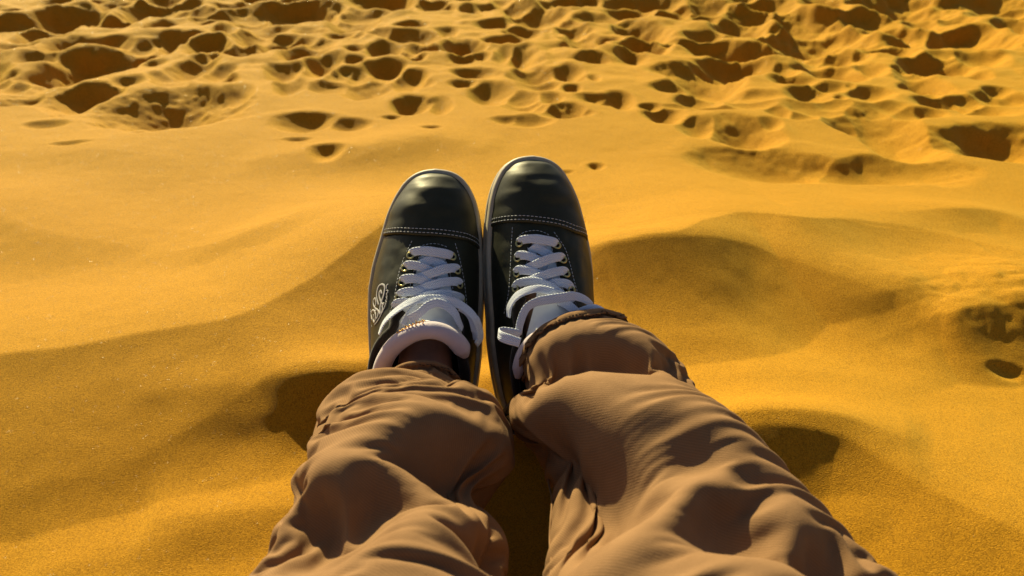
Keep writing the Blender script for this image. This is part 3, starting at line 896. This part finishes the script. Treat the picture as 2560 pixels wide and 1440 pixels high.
add_stitch_lines(SL, left_shoe, [
    [(1030, 602), (1012, 640), (998, 680), (990, 720), (983, 758), (968, 795)], [(1138, 608), (1150, 650), (1160, 700), (1165, 740), (1168, 768)],
    [(1049, 640), (1034, 680), (1024, 720), (1018, 740)], [(1112, 645), (1124, 680), (1132, 720), (1138, 750)],
    [(1040, 624), (1055, 614), (1085, 609), (1112, 615), (1127, 625)], [(932, 665), (928, 700), (926, 760), (930, 820)]])
def add_print(S, root):
    strokes = [([(355, 790), (318, 680), (305, 540), (340, 370), (410, 300), (480, 320), (498, 400), (470, 560), (425, 690), (395, 800), (385, 900), (390, 1000)], 1.0),
      ([(425, 520), (400, 450), (368, 500), (370, 600), (400, 690), (450, 780), (480, 740)], 1.0),
      ([(280, 690), (262, 630), (225, 680), (228, 780), (262, 860), (330, 910), (385, 1010)], .9), ([(285, 690), (285, 780), (262, 850)], .8),
      ([(190, 1160), (172, 1010), (205, 920), (255, 940), (280, 1030), (270, 1140), (240, 1200), (218, 1130), (232, 1020)], 1.0),
      ([(435, 810), (445, 890), (415, 1000)], .8), ([(350, 930), (335, 1030), (300, 1120)], .8), ([(300, 900), (262, 960), (285, 1040)], .8),
      ([(530, 740), (480, 870), (430, 980), (330, 1170), (250, 1270)], .45),
      ([(582, 290), (546, 325), (540, 405)], .5), ([(540, 440), (568, 445), (572, 480), (545, 520), (540, 560)], .5), ([(560, 575), (535, 600), (552, 640)], .45),
      ([(545, 650), (522, 690), (540, 720)], .45), ([(552, 520), (536, 545)], .4)]
    bag = Bag()
    for pts, k in strokes:
        P = np.array([(910 + x / 9.6, 680 + y / 9.6) for x, y in pts])
        P = catmull(P, 8 * len(pts))
        P = np.array([S.surf(np.array(u), np.array(v), 0.0004) for u, v in P])
        n = S.normal(P[:, 0], P[:, 1])
        V, F, U = ribbon(P, n, 0.0019 * k + .0002, 0.0007)
        bag.add(V, F)
    bag.build('script_print', M['print'], root)
add_print(SL, left_shoe)

# ---- right shoe
SR = Shoe(-1, (0.022 + .004, 0.658 + 0.0077, -0.008 + 0.0117), math.radians(13), math.radians(1.0))
gapR, pathR = collar_fn(SR, thr(SR, [(1330, 596), (1322, 630), (1318, 670), (1315, 710), (1305, 740), (1290, 775)]),
                        thr(SR, [(1366, 598), (1380, 630), (1390, 670), (1400, 710), (1415, 740), (1440, 775)]),
                        [(-.012, .080), (.0, .078), (.03, .074), (.06, .078), (.085, .086), (.105, .096), (.12, .12), (.3, .3)])
right_shoe = build_shoe(SR, 'sneaker', 'right black leather sneaker, unprinted, its collar and tongue partly covered by the brown trouser cuff',
    seam_of(SR, [(1216, 572), (1235, 563), (1270, 557), (1310, 556), (1360, 561), (1410, 571), (1440, 584)]), None,
    [(1298, 608), (1293, 645), (1291, 683), (1288, 721)], [(1393, 613), (1408, 649), (1416, 684), (1429, 724)], None, None, gapR, pathR)
add_tongue(SR, right_shoe, [(1296, 935, .088), (1302, 890, .094), (1325, 848, .099), (1365, 820, .102), (1410, 808, .103), (1455, 815, .102), (1490, 840, .098), (1510, 870, .090)],
    [(.192, .003), (.165, .0035), (.140, .004), (.122, .003)], [.012, .016, .022, .028], [.002, .003, .004, .006], 0.006)
add_laces(SR, right_shoe, [
    [(1368, 612, -.003), (1345, 618, .0015), (1325, 632, -.002), (1312, 642, -.005)],
    [(1328, 616, -.003), (1352, 626, .000), (1376, 640, -.001), (1390, 650, -.005)],
    [(1298, 608, -.002), (1306, 600, .0025), (1330, 597, .004), (1360, 600, .004), (1386, 606, .003), (1393, 614, -.002)],
    [(1293, 646, -.002), (1301, 638, .003), (1324, 641, .004), (1348, 652, .002), (1370, 665, -.002)],
    [(1408, 650, -.002), (1400, 642, .003), (1372, 648, .0055), (1345, 659, .005), (1325, 668, .002), (1308, 678, -.003)],
    [(1291, 684, -.002), (1299, 675, .003), (1326, 678, .004), (1352, 689, .002), (1378, 704, -.002)],
    [(1417, 686, -.002), (1408, 677, .003), (1376, 683, .0055), (1346, 694, .005), (1325, 704, .002), (1305, 716, -.003)],
    [(1430, 726, -.002), (1420, 711, .003), (1396, 707, .004), (1372, 712, .001), (1350, 722, -.003)],
    [(1288, 722, -.002), (1298, 708, .003), (1330, 703, .006), (1365, 712, .006), (1400, 734, .005), (1430, 760, .003)]],
  [([(1416, 742, .004), (1382, 730, .009), (1346, 722, .011), (1314, 728, .012), (1290, 742, .012), (1274, 766, .010), (1271, 793, .005)], [0.1, 0.3, 0.6, 1.0], .0085),
   ([(1295, 836, .004), (1302, 802, .009), (1316, 771, .012), (1341, 755, .012), (1376, 748, .012), (1410, 743, .013), (1434, 740, .014), (1461, 748, .013), (1482, 764, .008)], [0.9, 0.5, 0.1, 0.2, -0.5], .0085),
   ([(1398, 752, .002), (1424, 766, .006), (1444, 782, .007), (1466, 775, .012), (1488, 771, .017), (1510, 781, .020), (1522, 797, .018), (1520, 820, .010)], [0.0, 0.1, -0.3, -1.0], .0088),
   ([(1300, 838, -.002), (1280, 832, .004), (1258, 829, .010), (1247, 833, .017), (1253, 841, .023), (1274, 849, .023), (1300, 857, .019)], None, .0092)])
add_stitch_lines(SR, right_shoe, [
    [(1281, 568), (1278, 620), (1275, 680), (1270, 740), (1258, 792)], [(1385, 580), (1412, 620), (1425, 660), (1435, 700), (1448, 747)],
    [(1320, 618), (1317, 660), (1314, 705)], [(1380, 622), (1390, 660), (1398, 705)],
    [(1297, 590), (1312, 580), (1340, 576), (1365, 583), (1378, 593)]])
# ------------------------------------------------------------------ the person: body and brown trousers
def mat_trousers():
    k = NT('brown_twill')
    uv = k.n('UVMap').outputs['UV']
    sep = k.n('SeparateXYZ'); k.l(uv, sep.inputs[0])
    ad = k.n('Math', operation='ADD'); k.l(sep.outputs[0], ad.inputs[0]); k.l(sep.outputs[1], ad.inputs[1])
    mm = k.n('Math', operation='MULTIPLY'); mm.inputs[1].default_value = 2 * math.pi / 0.0021; k.l(ad.outputs[0], mm.inputs[0])
    sn = k.n('Math', operation='SINE'); k.l(mm.outputs[0], sn.inputs[0])
    tc = k.n('TexCoord').outputs['Object']
    n1 = k.noise(22, 5, tc); n2 = k.noise(1100, 2, tc)
    c = k.ramp(n1, [(0.25, (0.205, 0.108, 0.048)), (0.75, (0.290, 0.158, 0.072))])
    t2 = k.ramp(sn.outputs[0], [(0.0, (0.88, 0.88, 0.88)), (1.0, (1.07, 1.07, 1.07))])
    mx = k.n('MixRGB', blend_type='MULTIPLY'); mx.inputs[0].default_value = 1.0
    k.l(c, mx.inputs[1]); k.l(t2, mx.inputs[2])
    k.l(mx.outputs[0], k.b.inputs['Base Color'])
    nb = k.bump(sn.outputs[0], 0.08, 0.0003)
    nb = k.bump(n2, 0.5, 0.0005, nb)
    nb = k.bump(k.noise(140, 3, tc), 0.25, 0.0012, nb)
    k.l(nb, k.b.inputs['Normal'])
    k.set(Roughness=0.9, Specular_IOR_Level=0.12)
    k.b.inputs['Sheen Weight'].default_value = 0.05
    k.b.inputs['Sheen Roughness'].default_value = 0.45
    k.b.inputs['Sheen Tint'].default_value = (1.0, 0.72, 0.45, 1)
    return k.m
M['twill'] = mat_trousers()
M['twill_thread'] = mat_plain('brown_thread', (0.06, 0.035, 0.022), 0.9, 0.1)

person = bpy.data.objects.new('person', None)
person.location = (0.0, -0.2, 0.0)
col.objects.link(person)
person['label'] = 'person in brown trousers sitting on the sand, legs stretched out towards the dunes'
person['category'] = 'person'
OFF = np.array([0.0, -0.2, 0.0])

def leg_rings(stations, edges, nrow, ncol):
    """stations: (y, z, hv, xc or None, hw or None); edges: (v, uL, uR) silhouette in the photograph"""
    st = []
    ev = np.array(edges, float)
    for y, z, hv, xc, hw in stations:
        if xc is None:
            ax = y * CP - (z - CAM_H) * SP; up = y * SP + (z - CAM_H) * CP
            v = 720 - FPX * up / ax
            uL, uR = np.interp(v, ev[:, 0], ev[:, 1]), np.interp(v, ev[:, 0], ev[:, 2])
            xl, xr = (uL - 1280) / FPX * ax, (uR - 1280) / FPX * ax
            xc, hw = (xl + xr) / 2, (xr - xl) / 2
        st.append((xc, y, z, hw, hv))
    st = np.array(st)
    s = catmull(st, nrow)
    C = s[:, :3]; hw, hv = s[:, 3], s[:, 4]
    T = np.gradient(C, axis=0); T /= np.linalg.norm(T, axis=1)[:, None]
    kk = np.hanning(25); kk /= kk.sum()
    T = np.stack([np.convolve(np.pad(T[:, j], 12, mode='edge'), kk, 'valid') for j in range(3)], 1)
    T /= np.linalg.norm(T, axis=1)[:, None]
    U = np.cross(np.array([0, 0, 1.0]), -T); U /= np.linalg.norm(U, axis=1)[:, None]
    Vv = np.cross(-T, U) * -1.0
    Vv = np.where(Vv[:, 2:3] < 0, -Vv, Vv)
    U = np.where(U[:, 0:1] < 0, -U, U)
    a = np.linspace(0, 2 * math.pi, ncol, endpoint=False)
    e = 2 / 2.25
    ca = np.sign(np.cos(a)) * np.abs(np.cos(a)) ** e; sa = np.sign(np.sin(a)) * np.abs(np.sin(a)) ** e
    P = C[:, None] + U[:, None] * (hw[:, None, None] * ca[None, :, None]) + Vv[:, None] * (hv[:, None, None] * sa[None, :, None])
    L = np.concatenate([[0], np.cumsum(np.linalg.norm(np.diff(C, axis=0), axis=1))])
    uv = np.stack([np.repeat((a * 0.068)[None, :], nrow, 0), np.repeat(L[:, None], ncol, 1)], -1)
    return P, uv, L
def surf_normals(P):
    du = np.roll(P, -1, 1) - np.roll(P, 1, 1); dv = np.gradient(P, axis=0)
    n = np.cross(du, dv); n /= np.linalg.norm(n, axis=-1, keepdims=True) + 1e-12
    c = P.mean(1, keepdims=True)
    if ((P - c) * n).sum() < 0:
        n = -n
    return n
def seg_dist(u, v, poly):
    """signed distance (pixels) to a polyline, > 0 below / to the right-hand side of travel, and parameter"""
    c = catmull(np.array(poly, float), 10 * len(poly))
    best = np.full(u.shape, 1e12); side = np.ones(u.shape); par = np.zeros(u.shape); n = len(c) - 1
    for i in range(n):
        a, b = c[i], c[i + 1] - c[i]
        t = np.clip(((u - a[0]) * b[0] + (v - a[1]) * b[1]) / (b @ b + 1e-9), 0, 1)
        ex, ey = u - a[0] - t * b[0], v - a[1] - t * b[1]
        d = ex * ex + ey * ey
        k = d < best
        best[k] = d[k]; par[k] = (i + t[k]) / n
        side[k] = np.where(b[0] * ey[k] - b[1] * ex[k] > 0, 1.0, -1.0)
    return np.sqrt(best) * side, par
def sculpt(P, lines, seed, gain=1.0):
    """lines: polylines of (u, v, h): ridge and valley lines of the cloth, h metres off the plain tube"""
    N0 = surf_normals(P)
    for _ in range(3):
        N0 = (N0 + np.roll(N0, 3, 1) + np.roll(N0, -3, 1)); N0 /= np.linalg.norm(N0, axis=-1, keepdims=True)
    view = CAM - P; view /= np.linalg.norm(view, axis=-1, keepdims=True)
    fac = (N0 * view).sum(-1)
    pos, val = [], []
    for ln in lines:
        c = np.array(ln, float)
        if len(c) > 1:
            L = np.concatenate([[0], np.cumsum(np.hypot(*np.diff(c[:, :2], axis=0).T))])
            n = max(2, int(L[-1] / 14))
            c = catmull(c, n)
        for u, v, h in c:
            pu, pv = project(P + N0 * h)
            d = (pu - u) ** 2 + (pv - v) ** 2 + np.where(fac > -0.15, 0, 1e8)
            i = np.unravel_index(np.argmin(d), d.shape)
            pos.append(P[i]); val.append(h)
    nr, nc = P.shape[:2]
    # the back of the leg, the hem and the thigh stay on the plain tube
    for r in range(0, nr, 12):
        for c in range(0, nc, 12):
            if fac[r, c] < -0.25 or r > int(nr * 0.74) or r == 0:
                pos.append(P[r, c]); val.append(0.0)
    pos, val = np.array(pos), np.array(val)
    # merge near-duplicates
    keep = []
    for i in range(len(pos)):
        if all(((pos[i] - pos[j]) ** 2).sum() > 0.0022 ** 2 for j in keep):
            keep.append(i)
    pos, val = pos[keep], val[keep]
    Kx = np.linalg.norm(pos[:, None] - pos[None], axis=-1)
    A = np.block([[Kx + np.eye(len(pos)) * -8e-4, np.ones((len(pos), 1))], [np.ones((1, len(pos))), np.zeros((1, 1))]])
    w = np.linalg.solve(A, np.append(val, 0.0))
    Q = P.reshape(-1, 3)
    D = np.zeros(len(Q)) + w[-1]
    for i in range(len(pos)):
        D += w[i] * np.sqrt(((Q - pos[i]) ** 2).sum(1))
    D = D.reshape(nr, nc) * gain
    # soft wrinkles of their own everywhere, drawn diagonally round the leg
    r = np.linspace(0, 1, nr)[:, None]; a = np.arange(nc)[None, :] / nc * 2 * math.pi
    x, y = np.cos(a) * 1.2 + seed, np.sin(a) * 1.2 + r * 9
    front = sstep(-0.35, 0.15, fac)
    aa = np.where(a > math.pi, a - 2 * math.pi, a) * 0.068; ss = r * 0.86
    g1 = 1 - np.abs(fbm((ss * 0.85 + aa * 0.5) * 12 + seed, (aa * 0.85 - ss * 0.5) * 36, seed + 5, 2))
    g2 = 1 - np.abs(fbm((aa * 0.75 - ss * 0.65) * 14 + seed, (ss * 0.75 + aa * 0.65) * 44, seed + 6, 2))
    D += front * (0.0012 * g1 * np.abs(g1) + 0.0006 * g2) * sstep(0.03, 0.09, r)
    D += 0.006 * (1 - front) * fbm(x * .9, y * .9, seed + 9, 2)
    kk = np.exp(-np.linspace(-2.2, 2.2, 7) ** 2); kk /= kk.sum()
    for _ in range(1):
        D = sum(w_ * np.roll(D, j - 3, 1) for j, w_ in enumerate(kk))
        Dp = np.pad(D, ((3, 3), (0, 0)), mode='edge')
        D = sum(w_ * Dp[j:j + nr] for j, w_ in enumerate(kk))
    return P + N0 * D[..., None]

def relax(P, B, seed, iters, lon, cir, pull, bend, grav=0.0, core=None):
    """let a sculpted tube settle like woven cloth: threads keep their length, so slack turns into creased folds.
    P: start and target, rows x cols; B: plain tube that gives the thread lengths; core: leg axis and radius inside"""
    x = P.copy(); tgt = P.copy()
    nr, nc = x.shape[:2]
    rng = np.random.default_rng(seed)
    Lc = np.linalg.norm(np.roll(B, -1, 1) - B, axis=-1) * cir
    Ll = np.linalg.norm(B[1:] - B[:-1], axis=-1) * lon
    Ld = np.sqrt(((Lc[1:] + Lc[:-1]) / 2) ** 2 + Ll ** 2)
    pw = np.full((nr, nc, 1), pull); pw[:2] = 1.0; pw[int(nr * .78):] = 0.3
    N = surf_normals(B); pw[N[..., 2] < -0.3] = np.maximum(pw[N[..., 2] < -0.3], 0.12)
    def solve(a, b, L, k):
        d = b - a; l = np.linalg.norm(d, axis=-1, keepdims=True) + 1e-9
        return d * (0.5 * k * (l - L[..., None]) / l)
    for it in range(iters):
        x[2:, :, 2] -= grav
        for o in (0, 1):
            ia = np.arange(o, nc, 2); ib = (ia + 1) % nc
            c = solve(x[:, ia], x[:, ib], Lc[:, ia], 0.95); x[:, ia] += c; x[:, ib] -= c
        for o in (0, 1):
            ra = np.arange(o, nr - 1, 2); rb = ra + 1
            c = solve(x[ra], x[rb], Ll[ra], 0.95); x[ra] += c; x[rb] -= c
            for s in (1, -1):
                xb = np.roll(x[rb], -s, 1)
                c = solve(x[ra], xb, Ld[ra], 0.25); x[ra] += c; x[rb] -= np.roll(c, s, 1)
        if bend > 0:
            m = np.zeros_like(x)
            m[1:-1] = 0.5 * (x[2:] + x[:-2]) - x[1:-1]
            m += 0.5 * (np.roll(x, 1, 1) + np.roll(x, -1, 1)) - x
            # smooth the bending force itself (biharmonic), so broad folds survive and kinks do not
            lm = np.zeros_like(x); lm[1:-1] = 0.5 * (m[2:] + m[:-2]) - m[1:-1]
            lm += 0.5 * (np.roll(m, 1, 1) + np.roll(m, -1, 1)) - m
            x[2:-2] -= bend * lm[2:-2]
        x += (tgt - x) * pw
        if core is not None:
            ax, rad = core
            d = x - ax[:, None]; d2 = d.copy(); d2[..., 1] = 0
            l = np.linalg.norm(d2, axis=-1, keepdims=True) + 1e-9
            x += np.where(l < rad[:, None, None], d2 / l * (rad[:, None, None] - l), 0)
        x[..., 2] = np.maximum(x[..., 2], 0.004)
    return x
def resample(P, nr, nc):
    r = np.stack([catmull(P[:, j], nr) if False else np.stack([np.interp(np.linspace(0, 1, nr), np.linspace(0, 1, len(P)), P[:, j, k]) for k in range(3)], -1) for j in range(P.shape[1])], 1)
    t = np.arange(nc) / nc * r.shape[1]; i = np.floor(t).astype(int); f = (t - i)[None, :, None]
    return r[:, i % r.shape[1]] * (1 - f) + r[:, (i + 1) % r.shape[1]] * f
def drape(P, B, seed, RELAX):
    n1, c1 = 90, 54
    p, b = resample(P, n1, c1), resample(B, n1, c1)
    ax = b.mean(1) - np.array([0, 0, .012]); rad = np.full(n1, 0.036)
    p = relax(p, b, seed, 160, RELAX['lon'], RELAX['cir'], RELAX['pull'], 0.02, RELAX['grav'], (ax, rad))
    p = refine(p); b2 = resample(B, p.shape[0], p.shape[1])
    # thread lengths of the coarse state, so that the fine state only sharpens creases
    p = relax(p, b2, seed + 1, 60, RELAX['lon'], RELAX['cir'], 0.05, 0.012, 0.0, None)
    p = refine(p); b3 = resample(B, p.shape[0], p.shape[1])
    p = relax(p, b3, seed + 2, 22, RELAX['lon'] * 1.01, RELAX['cir'] * 1.01, 0.03, 0.008, 0.0, None)
    for _ in range(1):
        p[1:-1] = p[1:-1] * .5 + (p[2:] + p[:-2]) * .25
        p = p * .5 + (np.roll(p, 1, 1) + np.roll(p, -1, 1)) * .25
    return p
def refine(P, k=2):
    """denser grid through the relaxed threads"""
    nr, nc = P.shape[:2]
    r = np.stack([catmull(P[:, j], (nr - 1) * k + 1) for j in range(nc)], 1)
    p0, p1, p2, p3 = np.roll(r, 1, 1), r, np.roll(r, -1, 1), np.roll(r, -2, 1)
    outs = []
    for j in range(k):
        t = j / k
        outs.append(0.5 * (2 * p1 + (p2 - p0) * t + (2 * p0 - 5 * p1 + 4 * p2 - p3) * t ** 2 + (3 * p1 - p0 - 3 * p2 + p3) * t ** 3))
    return np.stack(outs, 2).reshape(r.shape[0], nc * k, 3)

LEFT_EDGE = [(900, 905, 1185), (939, 862, 1200), (980, 828, 1215), (1038, 805, 1240), (1090, 788, 1266), (1140, 768, 1272), (1185, 745, 1256), (1235, 722, 1232), (1300, 690, 1255), (1375, 660, 1284), (1440, 630, 1298), (1700, 520, 1340)]
RIGHT_EDGE = [(840, 1306, 1540), (880, 1301, 1585), (912, 1297, 1630), (950, 1290, 1695), (975, 1286, 1736), (1038, 1279, 1762), (1090, 1282, 1788), (1140, 1304, 1822), (1180, 1335, 1855), (1240, 1341, 1915), (1300, 1342, 1990), (1375, 1345, 2070), (1440, 1348, 2140), (1700, 1380, 2420)]
NR, NC = 240, 150
# left leg: hem round the ankle, loose fold above it, then shin to knee, thigh to hip
PL, UVL, LL = leg_rings([(.592, .098, .030, -.084, .034), (.578, .099, .034, -.084, .040), (.556, .099, .043, None, None), (.535, .098, .050, None, None), (.50, .098, .052, None, None), (.46, .099, .052, None, None), (.42, .100, .053, None, None),
     (.38, .102, .053, None, None), (.34, .104, .054, None, None), (.29, .106, .056, None, None), (.22, .108, .060, -.082, .092), (.12, .110, .066, -.086, .092), (-.02, .112, .074, -.088, .094), (-.14, .112, .082, -.088, .096), (-.24, .112, .09, -.085, .098)], LEFT_EDGE, NR, NC)
BL = PL.copy()
PL = sculpt(PL, [
    [(838, 956, -.004), (900, 948, 0), (1000, 956, 0), (1060, 978, 0), (1110, 1003, .002), (1190, 1045, 0), (1245, 1095, 0), (1270, 1130, 0)],
    [(850, 1060, -.004)], [(900, 1030, -.002)],
    [(880, 1122, .004), (930, 1104, .006), (1000, 1068, .010), (1055, 1036, .012), (1100, 1008, .012), (1150, 1024, .010), (1205, 1060, .006), (1255, 1105, 0)],
    [(950, 1122, .000), (1010, 1158, -.014), (1060, 1188, -.027), (1130, 1224, -.042), (1200, 1230, -.040), (1245, 1220, -.03)], [(1150, 1130, -.018)], [(1060, 1115, -.009)],
    [(690, 1290, -.002), (740, 1225, .002), (800, 1190, .008), (860, 1158, .012), (905, 1112, .012)],
    [(905, 1112, .012), (960, 1142, .008), (1040, 1193, -.004), (1130, 1238, -.017), (1190, 1252, -.020), (1235, 1275, -.02)],
    [(700, 1320, -.012), (745, 1275, -.016), (800, 1296, -.026), (850, 1300, -.030)], [(888, 1150, .010), (882, 1220, -.006), (872, 1285, -.018)],
    [(925, 1215, -.016), (950, 1280, -.034), (915, 1312, -.033)], [(990, 1270, -.020)],
    [(940, 1345, .004), (1000, 1292, .010), (1042, 1273, .014), (1085, 1284, .011), (1150, 1308, .002), (1215, 1312, -.010), (1260, 1330, -.014)],
    [(1100, 1326, -.004), (1160, 1352, -.014), (1220, 1386, -.028), (1270, 1420, -.03)],
    [(1042, 1278, .014), (1060, 1305, .011), (1120, 1352, .005), (1180, 1395, -.003), (1250, 1450, -.010)],
    [(1042, 1273, .014), (960, 1335, .012), (880, 1402, .008), (800, 1470, .004)],
    [(870, 1380, -.014), (800, 1432, -.012)], [(680, 1430, -.002)]], 3, 1.15)
# right leg
PR, UVR, LR = leg_rings([(.640, .108, .046, None, None), (.622, .106, .047, None, None), (.60, .102, .048, None, None), (.575, .099, .049, None, None), (.55, .098, .050, None, None), (.50, .098, .052, None, None), (.46, .099, .052, None, None), (.42, .100, .053, None, None),
     (.38, .102, .053, None, None), (.34, .104, .054, None, None), (.29, .106, .056, None, None), (.22, .108, .060, .134, .100), (.12, .110, .066, .130, .098), (-.02, .112, .076, .115, .096), (-.14, .118, .086, .092, .097), (-.24, .112, .09, .088, .098)], RIGHT_EDGE, NR, NC)
BR = PR.copy()
PR = sculpt(PR, [
    [(1330, 915, .000), (1352, 880, .002), (1400, 858, .004), (1465, 842, .005), (1545, 856, .004), (1610, 884, .003), (1665, 918, .001)],
    [(1322, 975, -.006), (1360, 945, -.008), (1410, 924, -.010), (1480, 912, -.011), (1560, 916, -.011), (1640, 934, -.010), (1690, 952, -.008)],
    [(1306, 1020, .000), (1355, 975, .004), (1420, 946, .008), (1485, 932, .010), (1560, 938, .010), (1650, 950, .008), (1715, 962, .005)],
    [(1422, 960, .014), (1418, 990, .015), (1470, 1022, .021), (1530, 1064, .022), (1590, 1110, .020), (1630, 1155, .014)],
    [(1285, 1090, -.002), (1330, 1050, .001), (1380, 1022, .005), (1412, 1010, .006)],
    [(1325, 1118, -.020), (1390, 1098, -.022), (1440, 1150, -.022), (1520, 1172, -.016), (1580, 1200, -.012), (1640, 1205, -.004)], [(1470, 1090, -.004)],
    [(1335, 1170, -.027)],
    [(1560, 1000, .014), (1610, 1025, .015), (1660, 1048, .016), (1725, 1090, .016), (1790, 1150, .010), (1850, 1210, .004)],
    [(1640, 1100, .000), (1710, 1146, -.004), (1765, 1190, -.005)],
    [(1600, 1245, -.002), (1625, 1222, .004), (1670, 1204, .011), (1740, 1212, .016), (1770, 1215, .015), (1830, 1238, .013), (1890, 1268, .009), (1930, 1300, .004)],
    [(1590, 1320, -.010), (1625, 1285, -.013), (1690, 1268, -.009)],
    [(1758, 1218, .015), (1740, 1248, .018), (1690, 1305, .020), (1620, 1362, .020), (1540, 1415, .017), (1470, 1470, .014)],
    [(1725, 1368, -.006), (1775, 1348, -.022), (1850, 1350, -.022), (1905, 1345, -.012)],
    [(1640, 1410, .010), (1720, 1380, .014), (1800, 1386, .014), (1900, 1394, .013), (1965, 1370, .008), (2040, 1347, .001)],
    [(1830, 1450, -.006), (1960, 1434, -.014), (2030, 1410, -.014)],
    [(1700, 1445, .012)], [(1420, 1400, -.006)]], 8, 1.7)

PL = drape(PL, BL, 4, dict(lon=1.19, cir=1.07, pull=0.05, grav=0.0003))
PR = drape(PR, BR, 9, dict(lon=1.15, cir=1.12, pull=0.085, grav=0.0003))
def re_uv(P):
    L = np.concatenate([[0], np.cumsum(np.linalg.norm(np.diff(P.mean(1), axis=0), axis=1))])
    a = np.arange(P.shape[1]) / P.shape[1] * 2 * math.pi
    return np.stack([np.repeat((a * 0.068)[None, :], P.shape[0], 0), np.repeat(L[:, None], P.shape[1], 1)], -1)
UVL, UVR = re_uv(PL), re_uv(PR)
def shell(Ps, UVs):
    V = np.vstack([p.reshape(-1, 3) for p in Ps]) - OFF
    F = []; o = 0
    for p in Ps:
        F.append(grid_faces(p.shape[0], p.shape[1], True) + o); o += p.shape[0] * p.shape[1]
    return V, np.vstack(F), np.vstack([u.reshape(-1, 2) for u in UVs])
# seat of the trousers
PH, UVH, LH = leg_rings([(-.16, .122, .090, .0, .185), (-.22, .125, .105, .0, .188), (-.28, .140, .118, .0, .180), (-.315, .19, .11, 0.0, .170)], LEFT_EDGE, 30, NC)
V, F, U = shell([PL, PR, PH], [UVL, UVR, UVH])
trousers = link_mesh('trousers', V, F, M['twill'], person, True, U)
fix_normals(trousers)
solidify(trousers, 0.0012, -1.0)
trousers['label'] = 'baggy brown twill trousers with deep folds'

def hem_band(P, i0, i1, lift):
    N = surf_normals(P)
    r = np.arange(i0, i1 + 1)
    B = P[r] + N[r] * lift
    # turned edge closes towards the inside
    first = P[i0] - N[i0] * 0.0010 - np.array([0, -0.0006, 0])
    B = np.vstack([first[None], B])
    o = link_mesh('hem', B.reshape(-1, 3) - OFF, grid_faces(len(B), P.shape[1], True), M['twill'], trousers, True,
                  np.stack([np.repeat((np.arange(P.shape[1]) * .0018)[None], len(B), 0), np.repeat((np.arange(len(B)) * .0026)[:, None], P.shape[1], 1)], -1).reshape(-1, 2))
    fix_normals(o); solidify(o, 0.0018, -1.0)
    k = (i0 + i1) // 2 + 2
    row = P[k] + N[k] * (lift + 0.0004) - OFF
    bag = Bag(); row = np.vstack([row, row[:1]])
    L = np.concatenate([[0], np.cumsum(np.linalg.norm(np.diff(row, axis=0), axis=1))])
    stitches(None, row, bag, 0.0036, 0.0025, 0.0004)
    s = bag.build('hem_stitching', M['twill_thread'], trousers); s['kind'] = 'stuff'
    return o
hem_band(PL, 0, 8, 0.0018)
hem_band(PR, 0, 9, 0.0036)
# inseam of the right leg, a raised double fold
def seam_strip(P, px):
    u, v = project(P); N = surf_normals(P)
    vis = (N * (CAM - P)).sum(-1) > 0
    pts = []
    for a, b in px:
        d = (u - a) ** 2 + (v - b) ** 2 + np.where(vis, 0, 1e9)
        i = np.unravel_index(np.argmin(d), d.shape)
        pts.append(np.concatenate([P[i] + N[i] * 0.0003, N[i]]))
    pts = np.array(pts)
    C = catmull(pts, 160)
    V, F, U = ribbon(C[:, :3] - OFF, C[:, 3:], 0.0022, 0.0016)
    b = Bag(); b.add(V, F, U * 0.0)
    return b.build('inseam', M['twill'], trousers)
seam_strip(PR, [(1374, 1150), (1371, 1200), (1370, 1250), (1371, 1300), (1373, 1350), (1376, 1400), (1380, 1436)])

# body under the clothes: pelvis, legs and feet as one skinned figure
def build_body():
    def wl(S, x, y, z):
        return S.base + S.R @ np.array([x, y, z])
    pts = [(np.array([0, -.24, .13]), .11)]; ed = []
    for S, P, hx in ((SL, PL, -.085), (SR, PR, .09)):
        hip = np.array([hx, -.20, .12]); kn = P[int(len(P) * .62)].mean(0) - np.array([0, 0, .012])
        i = len(pts)
        mid = P[int(len(P) * .30)].mean(0) - np.array([0, 0, .022])
        an = wl(S, 0.0, .052, .088); an2 = wl(S, 0.0, .040, .125)
        seq = [(hip, .085), (hip * .5 + kn * .5, .068), (kn, .036), (mid, .020), (an2, .026), (an, .030), (wl(S, 0.0, .075, .062), .030), (wl(S, 0.002 * S.m, .130, .050), .026), (wl(S, 0.004 * S.m, .195, .042), .020), (wl(S, 0.006 * S.m, .245, .040), .014)]
        for k, (p, r) in enumerate(seq):
            pts.append((p, r)); ed.append((0 if k == 0 else i + k - 1, i + k))
        j = i + 5
        pts.append((wl(S, 0, .015, .052), .024)); ed.append((j, len(pts) - 1))
    me = bpy.data.meshes.new('body')
    me.from_pydata([tuple(p - OFF) for p, r in pts], ed, [])
    o = bpy.data.objects.new('body', me); col.objects.link(o); o.parent = person
    me.materials.append(M['skin'])
    sk = o.modifiers.new('skin', 'SKIN'); sk.use_smooth_shade = True
    for k, (p, r) in enumerate(pts):
        me.skin_vertices[0].data[k].radius = (r, r)
        me.skin_vertices[0].data[k].use_root = k == 0
    ss = o.modifiers.new('sub', 'SUBSURF'); ss.levels = 2; ss.render_levels = 2
    o['label'] = 'bare ankles and feet inside the sneakers'
    return o
body = build_body()
